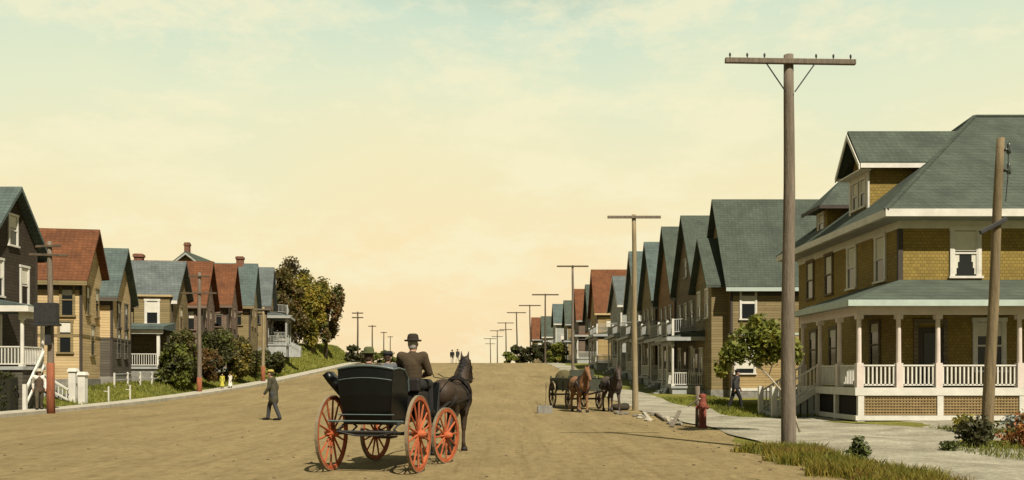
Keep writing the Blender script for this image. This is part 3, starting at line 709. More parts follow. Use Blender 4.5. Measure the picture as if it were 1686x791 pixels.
# an inner post of the porch behind the rail
xx = [PX0+.14, 13.05]+px[1:]
segs = [((xx[i]+.1, PYF+.14, 1.11), (xx[i+1]-.1, PYF+.14, 1.11)) for i in range(len(xx)-1)]+[((PX0+.14, PYF+.26, 1.11), (PX0+.14, 31.8, 1.11)), ((PX0+.14, 32.0, 1.11), (PX0+.14, 33.75, 1.11))]
for p, q in segs:
    rl = MB(); railing(rl, p, q, .76, .135, .12, .05, .09); rl.build('porch_railing', WHITE, big, OFF)
# piers and lattice under the deck
for x in px:
    MB().box(x-.12, x+.12, PYF-.03, PYF+.2, -.4, .06).box(x-.1, x+.1, PYF-.045, PYF+.1, .222, .878).build('porch_pier', WHITE, big, OFF)
for y in py: MB().box(PX0-.03, PX0+.2, y-.1, y+.1, -.4, .06).box(PX0-.035, PX0+.1, y-.08, y+.08, .222, .878).build('porch_pier', WHITE, big, OFF)
dk = plain('painted void shade', (.02, .017, .012), .95, .2, 2, 0)  # near-black colour painted in for the shade under the deck
for i in range(len(px)-1):
    l = MB(); x0, x1 = px[i]+.1, px[i+1]-.1; n = int((x1-x0)/.1)
    for k in range(n):
        x = x0+(x1-x0)*(k+.5)/n; l.box(x-.028, x+.028, PYF, PYF+.012, .223, .877)
    for k in range(7):
        z = .265+k*.095; l.box(x0, x1, PYF-.012, PYF-.0005, z-.026, z+.026)
    l.build('porch_lattice', LATT, big, OFF)
MB().box(PX0+.15, XE, PYF+.12, PYF+.16, .0, .97).box(PX0+.12, PX0+.16, PYF+.17, PYB, 0, .97).build('crawl_space_shade_panel', dk, big, OFF)  # dark panel added behind the lattice as painted shade
# steps down to the walk, with sloping rails and white newels
st = MB()
for i in range(6):
    st.box(PX0-.26*(i+1), PX0-.26*i-.063, 33.95, 35.6, -.1, 1.11-(i+1)*.158)
st.build('porch_steps', GREYW, big, OFF)
for y in (33.9, 35.65):
    rl = MB()
    a_, b_ = Vector((PX0, y, 1.11)), Vector((10.05, y, .12))
    rl.bar(a_+UZ*.76, b_+UZ*.8, .08, .06); rl.bar(a_+UZ*.12, b_+UZ*.12, .06, .06)
    rl.bar(a_-UZ*.12, b_-UZ*.12, .05, .22)
    for k in range(11):
        p = a_.lerp(b_, (k+.5)/11); rl.box(p.x-.022, p.x+.022, y-.022, y+.022, p.z+.12, p.z+.78)
    rl.box(9.95, 10.13, y-.09, y+.09, -.1, 1.12)
    rl.build('stair_railing', WHITE, big, OFF)

# ------------------------------------------------------------------ poles
def pole(label, X, Y, top, r0, arms=(), m=WOODG, lean=(0, 0), ins=True, red=None, group=None, brace=True, extra=None):
    z0 = gz(X, Y); h = top-z0
    o = empty('utility_pole', (X, Y, z0), 0, label, 'utility pole', group)
    n = 9; s = MB(); ph = rnd.random()*6
    at = lambda z: Vector((lean[0]*z/h+.012*math.sin(z*1.1+ph), lean[1]*z/h, z))
    s.tube([at(-.4)]+[at(h*i/n) for i in range(n+1)], [r0*1.06]+[r0*(1-.36*i/n) for i in range(n+1)], 12)
    s.build('shaft', m, o, smooth=True)
    for (z, L, t, skew) in arms:
        c = at(h-z); yy = -r0*.75
        MB().bar(c+Vector((-L/2, yy, -skew)), c+Vector((L/2, yy, skew)), t, t*1.1).build('crossarm', WOODG if Y < 30 or m is WOODT else WOODB, o, bevel=.01)
        if ins:
            k = max(4, int(L/.32))//2*2
            for i in range(k):
                u = -L/2+.1+(L-.2)*i/(k-1)
                if abs(u) < r0*1.2: continue
                p = c+Vector((u, yy, skew*u*2/L+t*.5))
                MB().lathe([(0, 0), (.012, 0), (.012, .04), (.022, .05), (.022, .09), (.014, .11), (0, .115)], 8, c=p).build('insulator', CERAM, o, smooth=True)
        if brace:
            b = MB()
            for sg in (-1, 1): b.tube([c+Vector((sg*L*.19, yy-.03, -t*.4)), c+Vector((sg*r0*.6, yy*1.0, -.62))], .014, 5)
            b.build('brace', IRON, o)
    if red:
        a = MB().tube([at(-.3), at(red*.5), at(red)], [r0*1.14, r0*1.1, r0*1.06], 12); a.build('painted_base', REDB, o, smooth=True)
    return o
pole('tall grey utility pole standing in the weeds at the right curb', 5.83, 18.7, 8.12, .155, [(.17, 2.66, .095, -.02)], WOODG, (.02, 0))
p2 = pole('pale tan utility pole beside the horse team on the right', 5.55, 38.6, 8.35, .135, [(.12, 2.25, .1, 0)], WOODT, (-.05, 0), ins=False, brace=False)
# stub pole by the mustard house: brackets and a short slanting arm
p0 = pole('short leaning pole in front of the white porch at the right edge', 13.05, 24.6, 7.95, .155, (), WOODM, (.36, 0))
hh = 7.95
for z in (7.6, 7.05):
    b = MB().box(.42, .52, -.1, .05, z-.03, z+.03); b.lathe([(0, 0), (.05, 0), (.065, .1), (.045, .2), (.055, .26), (0, .3)], 10, c=(.56, -.03, z-.1)); b.build('insulator', CERAM, p0, smooth=True)
MB().tube([(.55, -.03, 7.5), (.5, -.1, 6.9), (.42, -.13, 6.2)], .014, 5).build('drop_wire', IRON, p0)
MB().bar((-.28, -.16, 5.35), (.42, -.16, 5.72), .11, .11).build('crossarm', IRON, p0, bevel=.01)
pole('third right pole, slim and brown, in front of the red roofed houses', 5.65, 75, 10.6, .13, [(.1, 2.6, .11, 0)], WOODG, ins=False, brace=False)
far = [(5.55, 123, 12.55, WOODB, 1, 'fourth right pole, dark with one arm, above the horse team'), (4.4, 150, 13.15, WOODB, 1, 'dark single armed pole left of the farthest red roof'),
       (2.5, 170, 13.35, WOODB, 1, 'dark single armed pole over the right hand bushes'), (.53, 200, 13.15, WOODB, 2, 'double armed far pole nearest the right hand bushes'),
       (-1.7, 230, 12.9, WOODB, 2, 'double armed far pole second from the end of the right line'), (-3.8, 260, 12.1, WOODB, 2, 'smallest pole at the end of the right line')]
for X, Y, top, m_, na, lab in far:
    pole(lab, X, Y, top, .14 if Y < 160 else .16, [(.15, 3.6, .16, 0), (1.6, 2.8, .14, 0)][:na], m_, (rnd.uniform(-.22, .22), 0), ins=False, brace=False, group='poles going over the crest on the right')
pl = pole('nearest left pole with a rust red foot and a dark box at its middle', -17.95, 36.1, 6.85, .14, [(.2, 1.0, .08, .02), (.55, 1.5, .08, -.02)], WOODG, (-.05, 0), red=2.0, ins=False, brace=False)
bx = MB().box(-.42, .42, -.5, -.17, 3.55, 4.35); bx.box(-.55, .5, -.56, -.16, 3.45, 3.54); bx.box(-.12, .12, -.3, -.165, 2.7, 3.44)
for k in range(5): bx.box(-.42+k*.2, -.39+k*.2, -.53, -.501, 3.56, 4.34)
bx.build('pole_box', IRON, pl, bevel=.01)
pole('second left pole with a rust red foot in front of the bushes', -19.0, 56.8, 7.95, .15, [(.25, 1.3, .1, 0), (1.3, 2.2, .09, 0)], WOODG, red=1.0, ins=False, brace=False)
pole('third left pole with a rust red foot beside the grassy bank', -18.9, 71.5, 6.9, .15, [(.2, 1.2, .1, 0)], WOODT, red=1.3, ins=False, brace=False)
for X, Y, top, lab in ((-19.6, 122, 10.05, 'double armed pole above the far left bushes'), (-21.7, 150, 9.8, 'second distant pole left of the crest'),
                       (-23.9, 181, 10.2, 'third distant pole left of the crest'), (-26.6, 213, 10.7, 'last distant pole left of the crest')):
    pole(lab, X, Y, top, .14, [(.2, 1.5 if Y < 130 else 1.3, .14, 0), (.8, 1.5, .14, 0)][:2 if Y < 130 else 1], WOODB, ins=False, brace=False, group='poles going over the crest on the left')

# ------------------------------------------------------------------ foliage
NR = np.random.default_rng(5)
def leaves(clumps, n, size, name, m, parent=None, flat=.0, aspect=.6):
    """clumps: (centre, (rx,ry,rz)); leaf quads fill the outer volume of each"""
    vol = np.array([c[1][0]*c[1][1]*c[1][2] for c in clumps])**(2/3.); vol /= vol.sum()
    idx = NR.choice(len(clumps), n, p=vol)
    C = np.array([c[0] for c in clumps])[idx]; Rr = np.array([c[1] for c in clumps])[idx]
    d = NR.normal(size=(n, 3)); d /= np.linalg.norm(d, axis=1)[:, None]
    rr = NR.random(n)**.45
    P = C+d*Rr*rr[:, None]*(1+.12*NR.normal(size=n))[:, None]
    a = NR.normal(size=(n, 3)); a += d*.3; a /= np.linalg.norm(a, axis=1)[:, None]
    b = NR.normal(size=(n, 3)); b -= a*(a*b).sum(1)[:, None]; b /= np.linalg.norm(b, axis=1)[:, None]
    s = size*(.6+.8*NR.random(n))[:, None]
    t = a*s; u = b*s*aspect; nn = np.cross(a, b)*s*.15
    V = np.stack([P-t, P+u-nn, P+t, P-u-nn], 1).reshape(-1, 3)
    me = bpy.data.meshes.new(name)
    me.vertices.add(4*n); me.vertices.foreach_set('co', V.ravel())
    me.loops.add(4*n); me.loops.foreach_set('vertex_index', np.arange(4*n))
    me.polygons.add(n); me.polygons.foreach_set('loop_start', np.arange(0, 4*n, 4)); me.polygons.foreach_set('loop_total', np.full(n, 4))
    me.update(); me.validate()
    return link_mesh(name, me, m, parent)
def crown_clumps(c, rx, ry, rz, k, sub=.42, seed=0):
    q = random.Random(seed); out = []
    for i in range(k):
        while True:
            d = Vector((q.uniform(-1, 1), q.uniform(-1, 1), q.uniform(-1, 1)))
            if .35 < d.length < 1: break
        f = q.choice((.45, .6, .8, .9, 1.0, 1.2))*sub
        out.append(((c[0]+d.x*rx*q.uniform(.7, .95), c[1]+d.y*ry*.8, c[2]+d.z*rz*q.uniform(.75, 1.0)), (rx*f, ry*f, rz*f*.85)))
    return out
def tree(name, label, X, Y, height, spread, cols, n, size, trunk_r=.14, crown_low=.3, seed=1, cat='tree', group=None, bark=BARK, k=16, lean=(0, 0), sub=.42, trans=.25):
    z0 = gz(X, Y)-.05
    o = empty(name, (X, Y, z0), 0, label, cat, group)
    q = random.Random(seed); cz0 = height*crown_low; cc = (lean[0]*.8, lean[1]*.8, (height+cz0)/2); rz = (height-cz0)/2
    cl = crown_clumps(cc, spread, spread, rz, k, sub, seed)
    t = MB(); tp = [Vector((lean[0]*(i/5)**1.2+.05*trunk_r*q.uniform(-3, 3), lean[1]*i/5, height*.85*i/5)) for i in range(6)]
    t.tube(tp, [trunk_r*(1.15-.19*i) for i in range(6)], 8)
    for c, r_ in cl[:9]:
        a = tp[q.randint(1, 3)]; cv = Vector(c)
        t.tube([a, a.lerp(cv, .5)+Vector((0, 0, .06*height)), cv], [trunk_r*.5, trunk_r*.3, trunk_r*.1], 6)
    t.build('trunk', bark, o, smooth=True)
    leaves(cl, n, size, 'crown', leafy(label[:20]+str(seed), cols, 1.2/spread, .35), o)
    return o
DG = (.034, .045, .012); MG = (.080, .095, .020); LG = (.150, .165, .028); YG = (.26, .21, .030); RU = (.17, .080, .024); BR = (.11, .078, .028); DB = (.050, .044, .020)
# sapling by the right pole: thin pale stem leaning left under a wide crown
sap = empty('small_tree', (7.95, 24.4, gz(7.95, 24.4)), 0, 'small leafy tree with a thin pale leaning stem behind the grey pole', 'tree')
t = MB(); t.tube([(0, 0, -.1), (-.18, 0, .5), (-.42, .02, 1.0), (-.85, .05, 1.5), (-1.3, .05, 1.95), (-1.5, 0, 2.5)], [.035, .03, .028, .025, .02, .012], 7)
for a, b in (((-.85, .05, 1.5), (-.5, .2, 2.3)), ((-1.1, .05, 1.7), (-2.0, -.1, 2.2)), ((-1.2, .05, 1.85), (-1.2, .3, 2.9)), ((-.6, .03, 1.2), (-.3, -.2, 2.2))):
    t.tube([a, Vector(a).lerp(Vector(b), .5)+Vector((0, 0, .08)), b], [.018, .013, .006], 5)
t.build('trunk', PALEB, sap, smooth=True)
cl = [((-1.75, 0, 2.15), (.42, .4, .34)), ((-1.3, .1, 2.55), (.5, .45, .38)), ((-.85, -.1, 2.55), (.5, .45, .38)), ((-.5, 0, 2.3), (.42, .4, .36)), ((-2.0, .1, 1.85), (.25, .25, .22)), ((-1.0, .1, 2.05), (.5, .4, .3)), ((-1.2, 0, 2.95), (.28, .25, .22)), ((-.15, 0, 2.1), (.2, .25, .3)), ((-2.15, 0, 1.65), (.16, .2, .16)), ((-.8, .1, 2.85), (.25, .2, .18))]
leaves(cl, 3300, .075, 'crown', leafy('sapling leaves', [DG, MG, LG, LG, YG], 1.6, .35), sap)
# tall autumn trees on the left bank
AC = [DG, DB, BR, RU, MG, YG]
tree('autumn_tree', 'tall olive bronze tree at the left end of the bank', -23.6, 99, 8.4, 2.4, [DG, BR, BR, MG, RU, MG], 11000, .165, .2, .1, 11, group='autumn trees on the grassy bank', k=34, sub=.34)
tree('autumn_tree', 'tall green and yellow tree in the middle of the bank', -22.0, 104, 9.4, 2.3, [DG, MG, YG, YG, RU], 11000, .165, .2, .1, 12, group='autumn trees on the grassy bank', k=34, sub=.34)
tree('autumn_tree', 'tall ragged tree at the right end of the bank', -21.3, 109, 10.0, 2.2, [DG, MG, BR, RU, LG], 10500, .165, .2, .14, 13, group='autumn trees on the grassy bank', k=34, sub=.34)
tree('autumn_tree', 'dark tree behind the others on the bank', -25.6, 112, 10.6, 2.6, [DG, DB, BR, MG], 10000, .18, .2, .02, 14, group='autumn trees on the grassy bank', k=30, sub=.36)
# shrubs and small trees along the left row
bush = [(-20.7, 57.3, 2.9, 1.2, 'dark rounded bush beside the small teal porch', [DG, DB, MG, LG], 21), (-20.9, 58.4, 3.6, 1.4, 'tall dark bush left of the second left pole', [DG, DB, MG, BR], 22),
        (-20.5, 61.5, 3.2, 1.4, 'rust tinged bush right of the second left pole', [DG, DB, BR, RU, MG], 23), (-20.8, 65.5, 4.4, 1.6, 'tallest dark bush between the second and third left poles', [DG, DB, MG], 24),
        (-20.4, 69, 3.6, 1.6, 'olive bush just left of the third left pole', [DG, MG, BR, YG], 25), (-20.9, 75, 3.2, 1.5, 'low bush under the slate gabled house', [DG, DB, MG, BR], 26),
        (-20.6, 80, 2.6, 1.3, 'small grey green bush by the foot of the bank', [DG, DB, MG], 27)]
for X, Y, h, sp, lab, cols, sd in bush:
    tree('bush', lab, X, Y, h, sp, cols+[LG], 5200, .105, .06, .0, sd, 'bush', 'bushes in the left front gardens', k=18, sub=.38)
for X, Y, h, sp, lab, cols, sd in ((-19.2, 119, 2.4, 2.0, 'far left dark bush nearest the bank', [DG, DB, MG], 31), (-18.2, 127, 2.2, 2.2, 'far left pale green bush behind the carriage', [DG, MG, LG], 32),
        (-17.6, 136, 1.7, 2.2, 'low far left bush closest to the crest', [DG, MG, LG], 33)):
    tree('bush', lab, X, Y, h, sp, cols, 1600, .22, .08, .0, sd, 'bush', 'bushes by the left of the crest', k=10)
for X, Y, h, sp, lab, cols, sd in ((2.6, 152, 3.4, 1.6, 'dark bush at the left end of the far right bushes', [DG, DB, MG], 41), (4.6, 147, 3.3, 1.6, 'rounded dark bush under the farthest red roof', [DG, DB, MG], 42),
        (6.1, 140, 3.0, 1.6, 'dark bush between two far right poles', [DG, DB, MG], 43), (7.3, 128, 3.0, 1.5, 'yellow green bush near the fourth right pole', [MG, LG, YG], 44), (1.0, 150, 1.9, 1.5, 'low pale bush where the crest meets the bushes', [MG, LG, LG], 45),
        (8.2, 135, 2.8, 1.5, 'dark bush in front of the brown red roofed house', [DG, DB, MG], 46)):
    tree('bush', lab, X, Y, h, sp, cols, 1900, .22, .08, .0, sd, 'bush', 'bushes by the right of the crest', k=10)
# clipped hedge at the left edge
hz = gz(-21, 36.3)
hd = empty('hedge', (-20.45, 36.45, hz), 0, 'dark clipped hedge at the left edge below the brown house', 'hedge')
MB().box(-1.6, .85, -.3, .3, 0, 1.4).build('hedge_core', plain('painted hedge shade', (.02, .02, .01), 1, .3, 6, .5), hd)  # solid core coloured near-black for the shade among the leaves
leaves([((-1.6+.25*i, 0, .15+.27*j), (.24, .4, .22)) for i in range(10) for j in range(6)], 6000, .07, 'foliage', leafy('hedge leaves', [DG, DB, DG, MG], 1), hd)

def blades(name, label, pts, hmin, hmax, wid, m, lean=.35):
    n = len(pts); P = np.array(pts); h = (hmin+(hmax-hmin)*NR.random(n)**1.5); a = NR.random(n)*6.283
    d = np.stack([np.cos(a), np.sin(a), np.zeros(n)], 1)*wid; ln = NR.normal(size=(n, 2))*lean
    top = P.copy(); top[:, 0] += ln[:, 0]*h; top[:, 1] += ln[:, 1]*h; top[:, 2] += h
    mid = P.copy(); mid[:, 0] += ln[:, 0]*h*.35; mid[:, 1] += ln[:, 1]*h*.35; mid[:, 2] += h*.55
    V = np.stack([P-d, P+d, mid+d*.7, top, mid-d*.7], 1).reshape(-1, 3)
    me = bpy.data.meshes.new(name); me.vertices.add(5*n); me.vertices.foreach_set('co', V.ravel())
    me.loops.add(5*n); me.loops.foreach_set('vertex_index', np.arange(5*n)); me.polygons.add(n)
    me.polygons.foreach_set('loop_start', np.arange(0, 5*n, 5)); me.polygons.foreach_set('loop_total', np.full(n, 5)); me.update(); me.validate()
    return tag(link_mesh(name, me, m), label, None, None, 'stuff')
GRM = leafy('weedy grass', [MG, LG, (.15, .14, .022), YG, (.16, .12, .03), RU], 1.1, .35)
pts = []
while len(pts) < 30000:
    y = rnd.uniform(10.5, 18.9); lo = 4.85+.2*math.sin(y*3)+.1*math.sin(y*7.1); hi = 6.2-.2*math.sin(y*1.3)+.12*math.sin(y*5.3)
    x = rnd.uniform(lo, hi)
    e = min(x-lo, hi-x, (18.9-y)*.6)
    if e < .6 and rnd.random() > (e/.6)**.8: continue
    if math.sin(x*5.1+y*2.2)+math.sin(x*2.3-y*3.7) < -1.2 and rnd.random() < .7: continue
    pts.append((x, y, gz(x, y)-.01))
blades('grass', 'rough weedy grass around the foot of the tall grey pole', pts, .04, .27, .009, GRM)
LAWN = leafy('lawn grass', [MG, LG, (.19, .20, .03), (.20, .19, .03)], .5, .35)
pts = []
for _ in range(9000):
    y = rnd.uniform(33.5, 52); x = rnd.uniform(8.8+.25*math.sin(y*.5), 12.0); pts.append((x, y, gz(x, y)-.01))
blades('grass', 'green lawn where the man in the cap walks', pts, .05, .16, .02, LAWN)
pts = []
for _ in range(12000):
    y = rnd.uniform(36, 82); x = rnd.uniform(-22.3, -19.4); pts.append((x, y, gz(x, y)-.02))
blades('grass', 'strip of green lawn along the left boardwalk', pts, .06, .22, .025, LAWN)
pts = []
for _ in range(12000):
    y = rnd.uniform(80, 126); x = rnd.uniform(-27, -19.7); pts.append((x, y, gz(x, y)-.02))
blades('grass', 'green grass covering the steep left bank', pts, .1, .35, .05, LAWN)
def bed_ok(x, y): return ((x-11.4)/2.2)**2+((y-18.2)/2.5)**2 < 1 or (x > 10.9 and 15.7 < y < 20.5) or (11.9 < x < 17 and 23 < y < 25.6)
pts = []
while len(pts) < 12000:
    x, y = rnd.uniform(8, 17), rnd.uniform(15.5, 25.8)
    if bed_ok(x, y): pts.append((x, y, gz(x, y)+.01))
blades('grass', 'green verge of the flower bed at the right edge', pts, .04, .15, .009, leafy('bed grass', [MG, LG, LG, YG], .9, .3))
def plant(label, X, Y, h, r_, cols, n, size, seed, cat='plant', name='garden_plant'):
    o = empty(name, (X, Y, gz(X, Y)), 0, label, cat)
    q = random.Random(seed); st = MB()
    cl = [((c[0]*.7, c[1]*.7, c[2]*.85), tuple(max(a, .45*r_) for a in rr)) for c, rr in crown_clumps((0, 0, h*.5), r_, r_, h*.5, 11, .6, seed)]+[((0, 0, h*.4), (r_*.6, r_*.6, h*.4))]
    for c, _ in cl: st.tube([(0, 0, -.05), (c[0]*.4, c[1]*.4, c[2]*.6), c], [.014, .01, .005], 5)
    st.build('stem', BARK, o)
    leaves(cl, n, size, 'foliage', leafy(label[:24], cols, 1.5/r_), o)
plant('dark leafy weed at the edge of the rough grass', 6.2, 15.9, .5, .2, [DG, MG, (.06, .075, .05)], 420, .045, 51)
plant('rust and yellow flowering bush in the right hand bed', 10.95, 18.9, .8, .62, [MG, RU, (.3, .10, .03), (.32, .2, .05)], 1600, .05, 52, name='flower_bush', cat='bush')
plant('dark green bush left of the rusty flowers', 10.0, 19.2, .66, .5, [DG, DB, MG], 1300, .05, 53, name='garden_bush', cat='bush')
plant('dark bush at the right edge of the flower bed', 11.8, 19.2, .8, .5, [DG, DB, MG], 1300, .05, 54, name='garden_bush', cat='bush')
plant('yellow green bush at the foot of the short leaning pole', 12.35, 24.3, .5, .45, [LG, YG, LG], 800, .05, 55, name='garden_bush', cat='bush')
plant('pale grey leaved plant right of the short leaning pole', 13.9, 24.6, .6, .5, [(.12, .14, .12), (.25, .27, .24), MG], 900, .05, 56)
plant('small grey weed on the gravel beside the bed', 9.1, 18.6, .22, .22, [DG, MG, (.10, .11, .08)], 260, .035, 57)

# ------------------------------------------------------------------ wheels, carriage, wagon
ORANGE = plain('orange wheel paint', (.36, .088, .030), .7, .35, 5.0, .2)
BLACK = plain('black carriage paint', (.004, .005, .005), .36, .3, 3.0, .04, spec=.22)
TRIMB = plain('blue grey coach trim', (.10, .135, .135), .5, .2, 3.0, .05)
TYRE = plain('dusty iron tyre', (.20, .16, .10), .85, .3, 6.0, .2)
LEATH = plain('black leather', (.014, .011, .010), .6, .3, 8.0, .3)
def wheel(parent, c, r_, steer=0, spokes=14, m=ORANGE, wid=.045):
    e = MB()
    e.lathe([(r_-.075, -wid*.45), (r_-.015, -wid*.5), (r_-.015, wid*.5), (r_-.075, wid*.45), (r_-.075, -wid*.45)], 40, 'x')
    for i in range(spokes):
        a = 2*math.pi*i/spokes; d = Vector((0, math.cos(a), math.sin(a)))
        e.tube([d*.05, d*(r_-.06)], [.021, .014], 6)
    o = e.build('wheel', m, parent, smooth=False); o.location = c; o.rotation_euler = (R(rnd.uniform(0, 20)), 0, steer)
    MB().lathe([(0, -.12), (.035, -.12), (.07, -.06), (.075, .06), (.035, .13), (0, .13)], 14, 'x').build('hub', m, o, smooth=True)
    MB().lathe([(r_-.015, -wid*.55), (r_, -wid*.55), (r_, wid*.55), (r_-.015, wid*.55), (r_-.015, -wid*.55)], 40, 'x').build('tyre', TYRE, o)
    return o
CH = R(-13)
cg = empty('carriage', (-2.08, 14.65, gz(-2, 14.65)), CH, 'black open carriage with orange spoked wheels in the middle of the street', 'carriage')
for sg in (-1, 1): wheel(cg, (sg*.74, 0, .615), .615, 0)
ST = R(-11)
for sg in (-1, 1): wheel(cg, (sg*.72*math.cos(ST), 1.75+sg*.72*math.sin(ST), .49), .49, ST, 12)
MB().tube([(-.74, 0, .615), (.74, 0, .615)], .028, 8).build('axle', IRON, cg, smooth=True)
MB().tube([(-.72*math.cos(ST), 1.75-.72*math.sin(ST), .49), (.72*math.cos(ST), 1.75+.72*math.sin(ST), .49)], .026, 8).build('axle', IRON, cg, smooth=True)
for sg, yy, zz in ((-1, 0, .70), (1, 0, .70), (-1, 1.75, .62), (1, 1.75, .62)):
        s_ = MB()
        for up in (-1, 1):
            s_.tube([(sg*.46+.0, yy-.38, zz), (sg*.46, yy-.2, zz+up*.06), (sg*.46, yy, zz+up*.085), (sg*.46, yy+.2, zz+up*.06), (sg*.46, yy+.38, zz)], .016, 6)
        s_.build('spring', IRON, cg, smooth=True)
m = MB(); m.tube([(-.46, -.1, .78), (.46, -.1, .78)], .025, 6); m.tube([(-.5, -.36, .66), (.5, -.36, .66)], .022, 6)
m.tube([(-.45, -.37, .66), (-.2, -.35, .60), (.2, -.35, .60), (.45, -.37, .66)], .016, 6); m.build('spring_bar', IRON, cg)
# tub: lofted cross sections, closed back, high sides that sweep down to the step
prof_b = [(-.30, .80), (-.40, .98), (-.46, 1.22), (-.47, 1.45), (-.45, 1.63)]
def hw(z): return .385+.08*math.sin((z-.8)/.85*1.4)
m = MB(); nX = 8; rows = []
for t_ in (0, .035):
    for (y, z) in prof_b:
        row = []
        for i in range(nX+1):
            u = -1+2*i/nX; crown = .055*(1-u*u)*((z-.8)/.83)
            row.append((u*hw(z), y+t_+.05*abs(u)**3, z+crown))
        rows.append(row)
b0 = len(m.v)
for row in rows: m.v += row
n = nX+1; L = len(prof_b)
for s0 in (0, L):
    for j in range(L-1):
        for i in range(nX): m.f.append([(s0+j)*n+i, (s0+j)*n+i+1, (s0+j+1)*n+i+1, (s0+j+1)*n+i])
for i in range(nX):
    m.f.append([i, i+1, L*n+i+1, L*n+i]); m.f.append([(L-1)*n+i, (L-1)*n+i+1, (2*L-1)*n+i+1, (2*L-1)*n+i])
for i in (0, nX):
    for j in range(L-1): m.f.append([j*n+i, (j+1)*n+i, (L+j+1)*n+i, (L+j)*n+i])
m.build('back_panel', BLACK, cg, smooth=False)
side = [(-.27, .80), (-.36, .98), (-.42, 1.22), (-.43, 1.45), (-.40, 1.63), (-.15, 1.65), (.12, 1.62), (.30, 1.50), (.38, 1.28), (.40, 1.0), (1.0, .96), (1.75, 1.02), (1.75, .80)]
for sg in (-1, 1):
    m = MB(); pts = [(sg*(hw(z)-.005), y, z) for (y, z) in side]
    m.prism(pts, (-sg*.03, 0, 0)); m.build('side_panel', BLACK, cg)
MB().box(-.42, .42, -.28, 1.74, .77, .82).build('floor', BLACK, cg)
MB().box(-.38, .38, -.3, .18, .83, 1.15).box(-.4, .4, -.37, -.22, 1.151, 1.5).build('rear_seat', LEATH, cg, bevel=.04)
MB().box(-.42, .5, .8, 1.25, .83, 1.27).box(-.42, .5, .74, .86, 1.271, 1.5).build('driver_seat', LEATH, cg, bevel=.03)
MB().hexa([(-.5, 1.75, .8), (.5, 1.75, .8), (.5, 1.78, .8), (-.5, 1.78, .8), (-.5, 1.95, 1.42), (.5, 1.95, 1.42), (.5, 1.98, 1.42), (-.5, 1.98, 1.42)]).build('dashboard', BLACK, cg, bevel=.01)
m = MB()
m.tube([(u*hw(1.63), -.46+.05*abs(u)**3, 1.645+.055*(1-u*u)) for u in [-1+.2*i for i in range(11)]], .02, 6)
for sg in (-1, 1):
    m.tube([(sg*hw(z), y, z+.01) for (y, z) in side[4:9]], .016, 6)
for z in (1.47,):
    m.tube([(u*hw(z)*.97, -.475+.05*abs(u)**3, z+.04*(1-u*u)) for u in [-1+.2*i for i in range(11)]], .007, 5)
m.tube([(-.47, -.385, .93), (.47, -.385, .93)], .009, 5)
m.tube([(-.62, -.42, .83), (.62, -.42, .83)], .015, 6); m.tube([(.62, -.42, .83), (.55, -.2, .8)], .015, 6); m.tube([(-.62, -.42, .83), (-.55, -.2, .8)], .015, 6)
m.build('trim_rail', TRIMB, cg)
for sg in (-1, 1):     # mud wings curving out above the rear wheels
    B = [(.82, 1.62, -.12), (.70, 1.40, .0), (.52, 1.15, .22), (.45, .82, .55)] if sg < 0 else [(.62, 1.24, .2), (.60, 1.22, .35), (.53, 1.02, .52), (.45, .86, .75)]
    m = MB(); prev = None; nn = 12
    for k in range(nn+1):
        t = k/nn; c = [(1-t)**3, 3*t*(1-t)**2, 3*t*t*(1-t), t**3]
        x, z, y = (sum(c[i]*B[i][a] for i in range(4)) for a in range(3))
        wd = .075*(1-.25*t)*(.7+.3*min(1, k/2)); cur = (x, z, y, wd)
        if prev:
            (xa, za, ya, wa) = prev; (xb, zb, yb, wb) = cur
            m.hexa([(sg*(xa-wa), ya, za-.01), (sg*(xa+wa*.6), ya, za-.07), (sg*(xa+wa*.6), ya+.24, za-.07), (sg*(xa-wa), ya+.24, za-.01),
                    (sg*(xb-wb), yb, zb-.01), (sg*(xb+wb*.6), yb, zb-.07), (sg*(xb+wb*.6), yb+.24, zb-.07), (sg*(xb-wb), yb+.24, zb-.01)])
        prev = cur
    m.build('mudguard', BLACK, cg, smooth=True)
for sg in (-1, 1):
    MB().tube([(sg*.33, 1.62, .62), (sg*.36, 2.1, .85), (sg*.40, 2.8, 1.02), (sg*.38, 3.7, 1.06), (sg*.33, 4.1, 1.12)], [.03, .028, .028, .025, .02], 8).build('shaft', LEATH, cg, smooth=True)
MB().box(-.12, .12, .45, .75, .5, .53).box(.56, .72, .5, .8, .5, .53).bar((.52, .65, .8), (.64, .65, .53), .025).build('step_iron', IRON, cg)

